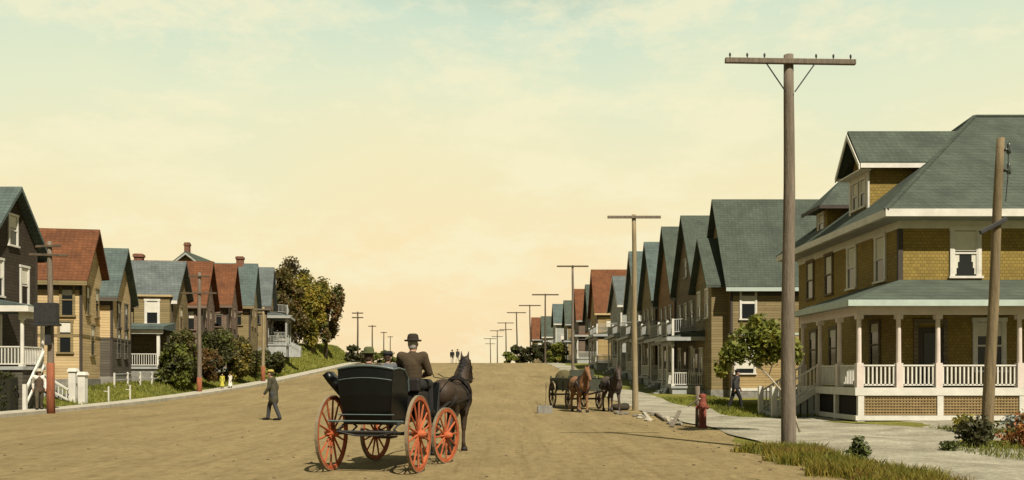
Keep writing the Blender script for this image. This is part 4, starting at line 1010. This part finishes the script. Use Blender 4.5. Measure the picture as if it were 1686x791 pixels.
# ------------------------------------------------------------------ horses
def horse(label, X, Y, yaw, coat, hair, group=None, head_turn=0, stride=.08, sc=1.0, legcol=None, drop=0):
    z0 = gz(X, Y); o = empty('horse', (X, Y, z0), yaw, label, 'horse', group); o.scale = (sc, sc, sc)
    h = head_turn
    nk0 = Vector((0, .62, 1.28)); nk1 = Vector((h*.25, .93, 1.84-drop)); hd0 = Vector((h*.26, .96, 1.88-drop)); hd1 = Vector((h*.6, 1.20, 1.48-drop))
    pr = [((0, -.45, 1.17), (0, .1, 1.12), .285, .31), ((0, .1, 1.12), (0, .48, 1.16), .31, .27), ('e', (0, -.6, 1.22), (.29, .32, .30)), ('e', (0, .6, 1.14), (.24, .26, .31)),
          ((0, .40, 1.38), (0, .55, 1.40), .13, .13), (nk0, nk0.lerp(nk1, .5)+Vector((0, -.03, .03)), .24, .17), (nk0.lerp(nk1, .5)+Vector((0, -.03, .03)), nk1, .17, .125),
          (hd0, hd0.lerp(hd1, .5), .125, .095), (hd0.lerp(hd1, .5), hd1, .095, .065), ('e', hd1, (.07, .075, .07))]
    ears = []
    for sg in (-1, 1):
        ears.append(((hd0.x+sg*.065, hd0.y-.03, hd0.z+.09), (hd0.x+sg*.085, hd0.y-.0, hd0.z+.24), .04, .014))
        st = stride*sg
        pr += [((sg*.13, -.6, 1.12), (sg*.16, -.42+st*.4, .86), .19, .13), ((sg*.16, -.42+st*.4, .86), (sg*.15, -.74+st, .56), .125, .066),
               ((sg*.15, -.74+st, .56), (sg*.15, -.70+st, .2), .055, .043), ((sg*.15, -.70+st, .2), (sg*.15, -.65+st, .07), .048, .055),
               ((sg*.12, .58, 1.05), (sg*.14, .50-st*.3, .80), .15, .10), ((sg*.14, .50-st*.3, .80), (sg*.14, .54-st, .48), .085, .058),
               ((sg*.14, .54-st, .48), (sg*.14, .53-st*1.2, .18), .045, .04), ((sg*.14, .53-st*1.2, .18), (sg*.14, .58-st*1.2, .07), .045, .053)]
    blob(pr+ears, 'body', coat, o, .02, 5)
    for sg in (-1, 1):
        for (y) in (-.63+stride*sg, .60-stride*sg*1.2):
            MB().tube([(sg*(.15 if y < 0 else .14), y, -.005), (sg*(.15 if y < 0 else .14), y-.02, .09)], [.075, .06], 10).build('hoof', LEATH, o, smooth=True)
    blob([((0, -.87, 1.34), (0, -1.0, 1.22), .05, .06), ((0, -1.0, 1.22), (0, -1.06, .9), .07, .085), ((0, -1.06, .9), (0, -1.02, .5), .08, .03)], 'tail', hair, o, .02, 2)
    mn = []
    for i in range(7):
        t = i/6; p = nk0.lerp(nk1, t)+Vector((0, -.17+.06*t, .17-.05*t)); mn.append((p, p+Vector((.10, .02, -.14)), .045, .03))
    mn.append((hd0+Vector((0, .06, .1)), hd0+Vector((0, .13, -.02)), .04, .02))
    blob(mn, 'mane', hair, o, .016, 2)
    hn = MB(); br_ = MB()
    def ring(c, rx, rz, tilt, w_=.04, n=22, th=.018):
        P = []
        for k in range(n+1):
            a = 2*math.pi*k/n; P.append(Vector((c[0]+rx*math.cos(a), c[1]+tilt*math.sin(a), c[2]+rz*math.sin(a))))
        for k in range(n): hn.bar(P[k], P[k+1], w_, th)
    ring((0, .22, 1.12), .315, .335, .0, .06); ring((0, .55, 1.2), .25, .36, -.14, .09, th=.07)
    ring((0, -.72, 1.12), .30, .2, .22, .05)
    for sg in (-1, 1):
        hn.bar((sg*.31, .25, 1.12), (sg*.30, -.75, 1.05), .045, .015); hn.bar((sg*.25, .55, 1.2), (sg*.31, .22, 1.12), .05, .015)
        c = hd0.lerp(hd1, .35); br_.box(c.x+sg*.105-.008, c.x+sg*.105+.008, c.y-.05, c.y+.06, c.z-.04, c.z+.06)
        br_.bar(hd0+Vector((sg*.12, -.02, .05)), hd1+Vector((sg*.07, -.02, .03)), .02, .012)
    br_.bar(hd0.lerp(hd1, .7)+Vector((-.09, .055, .03)), hd0.lerp(hd1, .7)+Vector((.09, .055, .03)), .025, .015)
    hn.build('harness', LEATH, o); br_.build('bridle', LEATH, o)
    for sg in (-1, 1):
        MB().lathe([(0, 0), (.018, 0), (.018, .012), (0, .018)], 10, 'x', c=(sg*.29, .5, 1.3)).build('harness_boss', plain('brass', (.5, .4, .2), .3, .1, 3, 0, 1), o)
    return o
BAYC = plain('dark bay coat', (.036, .023, .013), .65, .45, 3.0, .1, spec=.25)
CHEST = plain('chestnut coat', (.19, .092, .042), .7, .35, 3.0, .1)
DARKC = plain('dark brown coat', (.060, .040, .030), .65, .4, 3.0, .1)
HAIRB = plain('black horse hair', (.012, .010, .009), .7, .3, 12.0, .5, stretch=(4, 4, 1))
fw = lambda a, b: (-2.08+math.cos(CH)*a-math.sin(CH)*b, 14.65+math.sin(CH)*a+math.cos(CH)*b)
hx, hy = -1.06, 18.25
hr = horse('dark bay horse in harness in front of the black carriage', hx, hy, R(-13), BAYC, HAIRB, head_turn=.12, sc=.97)
for sg in (-1, 1):
    MB().tube([(sg*.10+.06, 1.28, 1.52), (sg*.2, .7, 1.5), (sg*.13, 0, 1.52), (sg*.1+.1, -1.2, 1.56), (sg*.05+.3, -2.05, 1.62)], .009, 5).build('rein', LEATH, hr)
WG = 'horses of the wagon team'
WGREEN = plain('faded green wagon paint', (.045, .05, .03), .7, .3, 3.0, .2)
WH = math.atan2(1.1, -4.6)-math.pi/2    # wagon forward axis points towards the viewer
fwd = Vector((1.0, -4.6, 0)).normalized(); yawW = math.atan2(-fwd.x, fwd.y)
wg = empty('wagon', (3.15, 41.2, gz(3, 41)), yawW, 'faded green farm wagon behind the two horses on the right', 'wagon')
for sg in (-1, 1): wheel(wg, (sg*.75, -.9, .6), .6, 0, 12, DARKC, .06)
for sg in (-1, 1): wheel(wg, (sg*.7, 1.5, .45), .45, 0, 12, DARKC, .06)
MB().tube([(-.75, -.9, .6), (.75, -.9, .6)], .04, 8).build('axle', IRON, wg)
MB().tube([(-.7, 1.5, .45), (.7, 1.5, .45)], .04, 8).build('axle', IRON, wg)
m = MB().box(-.62, .62, -1.7, 2.0, .8, .88); m.box(-.66, -.62, -1.7, 2.0, .8, 1.35); m.box(.62, .66, -1.7, 2.0, .8, 1.35); m.box(-.62, .62, -1.7, -1.66, .881, 1.35); m.box(-.62, .62, 1.96, 2.0, .881, 1.3)
for y in (-1.5, -.5, .5, 1.5):
    for sg in (-1, 1): m.box(sg*.66-.03 if sg > 0 else -.69, sg*.66+.03 if sg > 0 else -.661, y-.05, y+.05, .75, 1.45)
m.build('wagon_box', WGREEN, wg, bevel=.01)
MB().box(-.55, .55, 1.25, 1.6, 1.36, 1.44).box(-.55, .55, 1.2, 1.25, 1.4, 1.72).build('seat', WGREEN, wg, bevel=.01)
MB().tube([(0, 1.6, .6), (0, 4.3, .85)], .04, 8).build('draught_pole', DARKC, wg)
hay = blob([('e', (0, 0, .3), (.6, 1.1, .42)), ('e', (.15, -.4, .45), (.42, .6, .38)), ('e', (-.2, .4, .4), (.4, .5, .34))], 'hay_load', plain('olive hay', (.12, .10, .04), 1, .45, 9, 1.0), None, .04, 1)
c_ = wg.matrix_basis @ Vector((0, -.6, .9)); hay.location = c_; hay.rotation_euler = (0, 0, yawW); tag(hay, 'heap of olive hay piled in the green wagon', 'hay')
def onw(a, b): c = Matrix.Rotation(yawW, 4, 'Z') @ Vector((a, b, 0)); return 2.95+c.x, 41.6+c.y
a = onw(.72, 4.05); horse('chestnut horse on the left of the wagon team, facing the viewer', a[0]-.0, a[1], yawW, CHEST, CHEST, WG, -.15, .05, .96, drop=.1)
a = onw(-.70, 3.9); horse('dark brown horse on the right of the wagon team', a[0], a[1], yawW, DARKC, HAIRB, WG, .1, .06, .96, drop=.1)

# ------------------------------------------------------------------ people
SKIN = plain('skin', (.45, .27, .18), .6, .1, 6, .05)
HAIRP = plain('brown hair', (.05, .03, .018), .8, .3, 20, .4)
GREYH = plain('grey hair', (.3, .28, .25), .8, .3, 20, .4)
def cloth(n, c): return plain(n, c, .9, .22, 5.0, .25)
V3 = lambda *a: Vector(a)
def stand(step=.22, armswing=.18, bend=0.0):
    J = dict(pelvis=V3(0, 0, .94), chest=V3(0, .02+bend*.6, 1.28), neck=V3(0, .02+bend, 1.47), head=V3(0, .05+bend*1.25, 1.61))
    for sg, n in ((-1, 'L'), (1, 'R')):
        st = step*sg
        J['hip'+n] = V3(sg*.09, 0, .92); J['knee'+n] = V3(sg*.095, st*.62+.04, .50); J['ankle'+n] = V3(sg*.095, st-(.03 if st < 0 else 0), .085)
        J['toe'+n] = V3(sg*.11, st+.15, .035)
        J['sh'+n] = V3(sg*.185, .02+bend*.9, 1.42); J['el'+n] = V3(sg*.235, -.03-armswing*sg*.5+bend*.8, 1.15); J['wr'+n] = V3(sg*.235, .08-armswing*sg+bend*.6, .92)
    return J
def seated(arms='front'):
    J = dict(pelvis=V3(0, 0, .10), chest=V3(0, -.02, .43), neck=V3(0, 0, .63), head=V3(0, .03, .77))
    for sg, n in ((-1, 'L'), (1, 'R')):
        J['hip'+n] = V3(sg*.1, .02, .10); J['knee'+n] = V3(sg*.14, .42, .12); J['ankle'+n] = V3(sg*.14, .48, -.33); J['toe'+n] = V3(sg*.15, .63, -.38)
        J['sh'+n] = V3(sg*.19, -.01, .57); J['el'+n] = V3(sg*.26, .08, .30)
        J['wr'+n] = V3(sg*.11, .32, .27) if arms == 'front' else V3(sg*.15, .28, .2)
    return J
def person(label, loc, yaw, J, coat, legs, hat=None, hatm=None, hair=HAIRP, sc=1.0, dress=None, fine=.011, long_coat=False, vest=None, group=None, shoes=LEATH, skirt=None, cat='person'):
    o = empty('person', loc, yaw, label, cat, group); o.scale = (sc, sc, sc)
    hd = J['head']; nk = J['neck']
    pr = [(J['pelvis'], J['chest'], .125, .135), (J['chest'], nk-V3(0, 0, .05), .13, .07), (nk-V3(0, 0, .04), hd-V3(0, .02, .05), .055, .055),
          ('e', hd, (.075, .093, .115)), ('e', hd+V3(0, .03, -.07), (.055, .062, .05)), (hd+V3(0, .085, .01), hd+V3(0, .112, -.025), .012, .018)]
    for sg, n in ((-1, 'L'), (1, 'R')):
        pr += [('e', hd+V3(sg*.078, -.005, -.005), (.014, .022, .034)),
               (J['sh'+n], J['el'+n], .055, .042), (J['el'+n], J['wr'+n], .042, .029), (J['hip'+n], J['knee'+n], .085, .058), (J['knee'+n], J['ankle'+n], .056, .04), (J['ankle'+n], J['toe'+n], .042, .035),
               (J['chest']+V3(sg*.08, 0, .06), J['sh'+n], .09, .06)]
        d = (J['wr'+n]-J['el'+n]).normalized(); fwdv = V3(0, 1, 0) if abs(d.y) < .7 else V3(0, 0, -1)
        u = V3(-sg*.8, .5, 0).normalized() if abs(d.z) > .6 else V3(1, 0, 0)
        u = (u-d*u.dot(d)).normalized(); w_ = J['wr'+n]
        pr.append((w_, w_+d*.075, .028, .034))
        nrm = d.cross(u)
        if nrm.dot(V3(-sg, .3, -.2)) < 0: nrm = -nrm
        for k, (off, ln) in enumerate(((-.03, .062), (-.01, .075), (.01, .07), (.03, .052))):
            a = w_+d*.085+u*off; b = a+d*ln*.55+nrm*.012; c = b+d*ln*.4+nrm*.03
            pr += [(a, b, .0105, .010), (b, c, .010, .009)]
        a = w_+d*.03-u*.03; pr += [(a, a-u*.022+d*.03+nrm*.01, .012, .011), (a-u*.022+d*.03+nrm*.01, a-u*.02+d*.062+nrm*.022, .011, .009)]
    blob(pr, 'body', SKIN, o, fine, 2, .5)
    for sg in (-1, 1):
        MB().lathe([(0, -.008), (.009, -.004), (.009, .004), (0, .008)], 8, c=hd+V3(sg*.03, .083, .012)).build('eye', LEATH, o)
    blob([('e', hd+V3(0, -.02, .025), (.084, .092, .10)), ('e', hd+V3(0, -.05, -.04), (.068, .05, .06))], 'hair', hair, o, .014, 2)
    if dress is None:
        tr = [(J['pelvis'], J['pelvis']+V3(0, 0, .08), .145, .14)]
        for n in 'LR': tr += [(J['hip'+n], J['knee'+n], .108, .08), (J['knee'+n], J['ankle'+n]+V3(0, 0, .02), .078, .068)]
        blob(tr, 'trousers', legs, o, .016, 3)
        ct = [(J['pelvis']+V3(0, 0, .02), J['chest'], .162, .168), (J['chest'], nk-V3(0, 0, .09), .165, .105), (nk-V3(0, 0, .1), nk-V3(0, 0, .02), .085, .07)]
        if long_coat: ct += [(J['pelvis'], J['pelvis']-V3(0, 0, .22), .165, .175), (J['pelvis']-V3(.05, .05, .2), J['pelvis']-V3(.05, .05, .26), .15, .15)]
        elif J['pelvis'].z > .5: ct += [(J['pelvis'], J['pelvis']-V3(0, 0, .1), .16, .165)]
        slv = []
        for sg, n in ((-1, 'L'), (1, 'R')):
            slv += [(J['chest']+V3(sg*.09, 0, .08), J['sh'+n], .12, .085), (J['sh'+n], J['el'+n], .08, .066), (J['el'+n], J['wr'+n], .064, .05)]
        if vest is None: blob(ct+slv, 'coat', coat, o, .016, 4)
        else:
            blob(slv+[(J['chest'], nk-V3(0, 0, .06), .13, .09)], 'shirt', coat, o, .016, 3); blob(ct, 'waistcoat', vest, o, .016, 3)
    else:
        z1 = nk.z-.06
        MB().lathe([(0, z1+.02), (.08, z1+.02), (.17, z1-.06), (.16, z1-.3), (.18, z1-.5), (.27, .3), (.29, .27), (0, .27)], 16).build('dress', dress, o, smooth=True)
        slv = []
        for sg, n in ((-1, 'L'), (1, 'R')): slv += [(J['sh'+n]-V3(sg*.05, 0, .02), J['sh'+n], .1, .09), (J['sh'+n], J['el'+n], .085, .065), (J['el'+n], J['wr'+n], .06, .05)]
        blob(slv, 'sleeves', dress, o, .018, 2)
    for n in 'LR':
        blob([(J['ankle'+n]+V3(0, 0, .06), J['ankle'+n], .055, .055), (J['ankle'+n]-V3(0, .02, .02), J['toe'+n]+V3(0, .02, .005), .052, .042)], 'boot', shoes, o, .014, 2)
    if hat:
        ht = MB(); c = (hd.x, hd.y-.012, hd.z+.055)
        if hat == 'felt': ht.lathe([(0, .115), (.05, .118), (.083, .10), (.095, .05), (.098, .012), (.135, .004), (.145, .016), (.138, -.010), (.1, -.004), (0, -.004)], 24, c=c)
        elif hat == 'cap': ht.lathe([(0, .10), (.07, .095), (.115, .06), (.12, .03), (.098, .0), (0, -.002)], 20, c=c); ht.hexa([(-.07, hd.y+.06, c[2]), (.07, hd.y+.06, c[2]), (.05, hd.y+.15, c[2]-.02), (-.05, hd.y+.15, c[2]-.02), (-.07, hd.y+.06, c[2]+.02), (.07, hd.y+.06, c[2]+.02), (.05, hd.y+.15, c[2]), (-.05, hd.y+.15, c[2])])
        elif hat == 'straw': ht.lathe([(0, .105), (.08, .105), (.095, .095), (.098, .015), (.19, .006), (.195, -.006), (.1, -.008), (0, -.008)], 24, c=c)
        ht.build('hat', hatm, o, smooth=(hat != 'straw'))
    return o
OLC = cloth('olive drab coat', (.055, .05, .03)); BRC = cloth('brown coat', (.055, .038, .02)); BLK = cloth('black cloth', (.016, .016, .017)); GRY = cloth('dark grey suit', (.045, .045, .045))
STRAW = cloth('straw yellow', (.40, .32, .08)); FELT = cloth('dark brown felt', (.025, .017, .011)); WHT = cloth('white linen', (.62, .58, .5)); GRNH = cloth('olive green felt', (.07, .08, .03))
PALE = cloth('pale straw', (.5, .46, .36)); YEL = cloth('yellow cotton', (.42, .38, .05)); BROWNV = cloth('brown waistcoat', (.09, .06, .04)); GB = cloth('grey blue cloth', (.10, .11, .12)); BRT = cloth('brown trousers', (.07, .06, .035))
def on_carriage(a, b, z): x, y = fw(a, b); return (x, y, gz(x, y)+z)
person('driver in a brown coat and dark felt hat on the front seat of the carriage', on_carriage(.30, 1.0, 1.28), CH, seated(), BRC, BLK, 'felt', FELT, GREYH, 1.04)
Jb = seated('lap')
person('child in a dark cap seated beside the carriage driver', on_carriage(-.16, 1.02, 1.28), CH, Jb, GB, BLK, 'cap', BLK, HAIRP, .74)
person('passenger in a green hat and brown coat on the rear carriage seat', on_carriage(-.1, -.02, 1.16), CH, seated('lap'), BRC, BLK, 'felt', GRNH, HAIRP, .9)
person('man in a long olive coat and straw yellow hat walking across the dirt street', (-7.85, 31, gz(-7.85, 31)), R(84), stand(.23, .12, .05), OLC, GRY, 'cap', STRAW, HAIRP, .98, long_coat=True)
person('man in a dark grey suit and cap walking over the right hand lawn', (10.2, 40.2, gz(10.2, 40.2)), R(-84), stand(.25, .2, .04), GRY, BLK, 'cap', BLK, HAIRP, 1.0)
person('man in a pale hat and waistcoat stepping from the left gate', (-18.75, 36.75, gz(-18.75, 36.75)+.13), R(-150), stand(.16, .2), WHT, BRT, 'straw', PALE, HAIRP, .93, vest=BROWNV)
person('small child in a yellow dress by the left bushes', (-18.75, 60.6, gz(-18.75, 60.6)+.13), R(200), stand(.08, .1), YEL, YEL, None, None, HAIRP, .56, dress=YEL, fine=.014)
person('small child in a white dress by the left bushes', (-18.4, 61.2, gz(-18.4, 61.2)+.13), R(160), stand(.08, .1), WHT, WHT, None, None, HAIRP, .56, dress=WHT, fine=.014)
person('left of two distant figures standing on the crest of the street', (-6.55, 115, gz(-6.5, 115)), R(180), stand(.1, .1), BLK, PALE, 'felt', BLK, HAIRP, 1.0, fine=.02)
person('right of two distant figures standing on the crest of the street', (-5.85, 115, gz(-5.8, 115)), R(150), stand(.16, .1), GRY, PALE, 'cap', BLK, HAIRP, 1.04, fine=.02)

# ------------------------------------------------------------------ small street things
HX, HY = 5.82, 26.7
hy_ = empty('fire_hydrant', (HX, HY, gz(HX, HY)), 0, 'red painted fire hydrant at the corner of the gravel walk', 'fire hydrant')
HRED = plain('red hydrant paint', (.21, .058, .036), .75, .35, 5.0, .3)
MB().lathe([(0, -.1), (.17, -.1), (.17, .05), (.125, .08), (.125, .62), (.145, .64), (.145, .74), (.125, .76), (.12, .92), (.13, .93), (.13, 1.0), (.04, 1.03), (0, 1.03)], 18).build('barrel', HRED, hy_, smooth=False)
for a in (0, 2.1, 4.2):
    c = Vector((math.cos(a+2.6), math.sin(a+2.6), 0)); MB().tube([c*.1+UZ*.62, c*.19+UZ*.62], [.055, .055], 12).tube([c*.19+UZ*.62, c*.23+UZ*.62], [.07, .07], 8).build('outlet_cap', HRED, hy_)
MB().lathe([(0, 1.02), (.035, 1.02), (.03, 1.09), (0, 1.09)], 5).build('stem_nut', IRON, hy_)
hy_.scale = (.85, .85, .97)
gp = MB().tube([(0, 0, -.2), (.01, 0, .6), (.0, 0, 1.22)], [.075, .07, .065], 9).build('wooden_post', WOODG, None, smooth=True); gp.location = (HX-.06, HY+.42, gz(HX, HY))
tag(gp, 'grey weathered post just behind the red fire hydrant', 'post')
RUB = plain('grey rubble stone', (.17, .155, .12), .95, .35, 4, .7); RUBP = plain('pale rubble stone', (.36, .33, .25), .95, .3, 4, .7)
q = random.Random(3)
for i in range(16):
    x = 5.0+q.uniform(-.55, .75); y = 27.2+q.uniform(0, 9); s_ = q.uniform(.06, .17)
    if i > 10: x = 5.3+q.uniform(-.2, .4)
    bm = bmesh.new(); bmesh.ops.create_icosphere(bm, subdivisions=2, radius=s_)
    for v in bm.verts: v.co *= q.uniform(.8, 1.15); v.co.z *= .65; v.co.x *= 1.2
    me = bpy.data.meshes.new('rubble_stone'); bm.to_mesh(me); bm.free()
    r_ = link_mesh('rubble_stone', me, RUBP if i % 3 == 0 else RUB); r_.location = (x, y, gz(x, y)+s_*.25); r_.rotation_euler = (0, 0, q.uniform(0, 6))
    tag(r_, 'pale rubble stone strewn along the right road edge beyond the hydrant' if i % 3 == 0 else 'grey rubble stone strewn along the right road edge beyond the hydrant', 'stone', 'pale rubble stones' if i % 3 == 0 else 'grey rubble stones')
for (p, q_, lab) in (((4.95, 26.9, .03), (5.55, 28.8, .42), 'grey plank propped on the rubble left of the hydrant'), ((5.45, 27.0, .62), (5.72, 26.62, .86), 'short pale stick leaning against the hydrant'),
                     ((5.0, 31.5, .05), (5.55, 36.2, .07), 'long pale plank lying along the road edge beyond the hydrant'), ((5.35, 30.2, .07), (5.75, 34.4, .1), 'long grey plank lying beside the gravel walk')):
    b = MB().bar(V3(*p)-V3(*p), V3(*q_)-V3(*p), .12 if p[2] < .5 else .05, .04).build('plank', CURBM if 'pale' in lab else WOODG, None, bevel=.005)
    b.location = (p[0], p[1], gz(p[0], p[1])+p[2]); tag(b, lab, 'plank')
lump = blob([('e', (0, 0, .12), (.42, .3, .17)), ('e', (.2, .1, .18), (.22, .2, .14)), ('e', (-.2, -.05, .15), (.2, .22, .13))], 'dirt_heap', plain('dark earth', (.04, .033, .022), 1, .35, 8, .8), None, .04, 2)
lump.location = (4.95, 38.9, gz(5, 39)); tag(lump, 'small heap of dark earth left of the pale tan pole', 'heap')
st_ = MB(); q2 = random.Random(9)
for i in range(420):
    y = 12+60*q2.random()**2; x = q2.uniform(-15, 5.2)
    if q2.random() < .4: x = q2.gauss(4.6, .5)
    a = q2.uniform(.006, .024); z = gz(x, y)
    pts8 = [(x+a*q2.uniform(.7, 1.3)*u, y+a*q2.uniform(.7, 1.3)*v, z+w_*a*q2.uniform(.6, 1.0)) for w_ in (-.3, .9) for (u, v) in ((-1, -1), (1, -1), (1, 1), (-1, 1))]
    st_.hexa(pts8)
tag(st_.build('road_clods', plain('dark road clods', (.11, .085, .05), 1, .4, 6, .5)), 'small clods and pebbles scattered over the dirt street', None, None, 'stuff')
hp_ = empty('hitching_post', (1.62, 36.3, gz(1.6, 36.3)), 0, 'thin hitching post set in a grey block left of the horse team', 'post')
MB().box(-.3, .3, -.2, .2, -.1, .30).build('block', STONE, hp_, bevel=.02)
MB().tube([(.06, 0, .3), (.07, 0, 1.2)], .035, 8).tube([(.07, -.03, 1.12), (.07, -.09, 1.08), (.07, -.03, 1.04)], .01, 5).build('post', WOODT, hp_)
# left side: gate posts with a sloping rail, garden stakes, picket fence
for (x, y, lab) in ((-20.9, 44.2, 'left white gate pier with a square cap by the boardwalk'), (-20.35, 44.0, 'right white gate pier with a square cap by the boardwalk')):
    o = empty('gate_pier', (x, y, gz(x, y)), 0, lab, 'gate pier', 'pair of white gate piers')
    MB().box(-.17, .17, -.17, .17, -.2, 1.35).build('shaft', WHITE, o, bevel=.01)
    MB().hexa([(-.23, -.23, 1.351), (.23, -.23, 1.351), (.23, .23, 1.351), (-.23, .23, 1.351), (-.17, -.17, 1.52), (.17, -.17, 1.52), (.17, .17, 1.52), (-.17, .17, 1.52)]).build('cap', WHITE, o, bevel=.01)
sr = empty('stair_rail', (-21.0, 43.8, gz(-21, 43.8)), 0, 'white sloping rail with balusters rising left from the gate piers', 'handrail')
m = MB(); a_, b_ = V3(.05, 0, .55), V3(-2.3, .2, 1.9)
m.bar(a_, b_, .09, .08); m.bar(a_-V3(0, 0, .5), b_-V3(0, 0, .6), .07, .07)
for k in range(12):
    p = a_.lerp(b_, (k+.5)/12); m.box(p.x-.02, p.x+.02, p.y-.02, p.y+.02, p.z-.55, p.z)
m.build('rail', WHITE, sr)
m = MB()
for k in range(7): m.box(-.35*(k+1), -.35*k-.003, .25, 1.5, -.3, .18*(k+1))
m.build('garden_steps', GREYW, sr)
bp_ = empty('garden_post', (-19.3, 36.7, gz(-19.3, 36.7)), 0, 'white post with a sloping handrail at the foot of the brown house steps', 'handrail')
m = MB().box(-.07, .07, -.07, .07, -.2, 1.15); m.bar((0, .05, .9), (-.2, 1.9, 2.5), .09, .09); m.bar((0, .05, .3), (-.2, 1.9, 1.9), .07, .07); m.build('post', WHITE, bp_)
for (x, y, lab) in ((-19.75, 45.5, 'left of two thin white garden stakes on the left lawn'), (-19.7, 48.0, 'right of two thin white garden stakes on the left lawn')):
    s_ = MB().box(-.03, .03, -.03, .03, -.2, .85).bar((-.03, 0, .6), (-.25, 0, .62), .03).build('garden_stake', WHITE, None); s_.location = (x, y, gz(x, y)); tag(s_, lab, 'stake')
fe = empty('rail_fence', (-21.6, 50.5, gz(-21.6, 50.5)), 0, 'low white rail fence running along the left gardens', 'fence')
for i in range(9):
    y = i*1.7; z = gz(-21.6, 50.5+y)-gz(-21.6, 50.5); x = .3*i/8
    po = MB().box(x-.04, x+.04, y-.04, y+.04, z-.2, z+.7).build('post', WHITE, fe)
    if i < 8:
        z2 = gz(-21.6, 50.5+y+1.7)-gz(-21.6, 50.5); x2 = .3*(i+1)/8
        for h in (.3, .62): MB().bar((x, y, z+h), (x2, y+1.7, z2+h), .03, .05).build('rail', GREYW, fe)

bpy.data.scenes.remove(TMP)
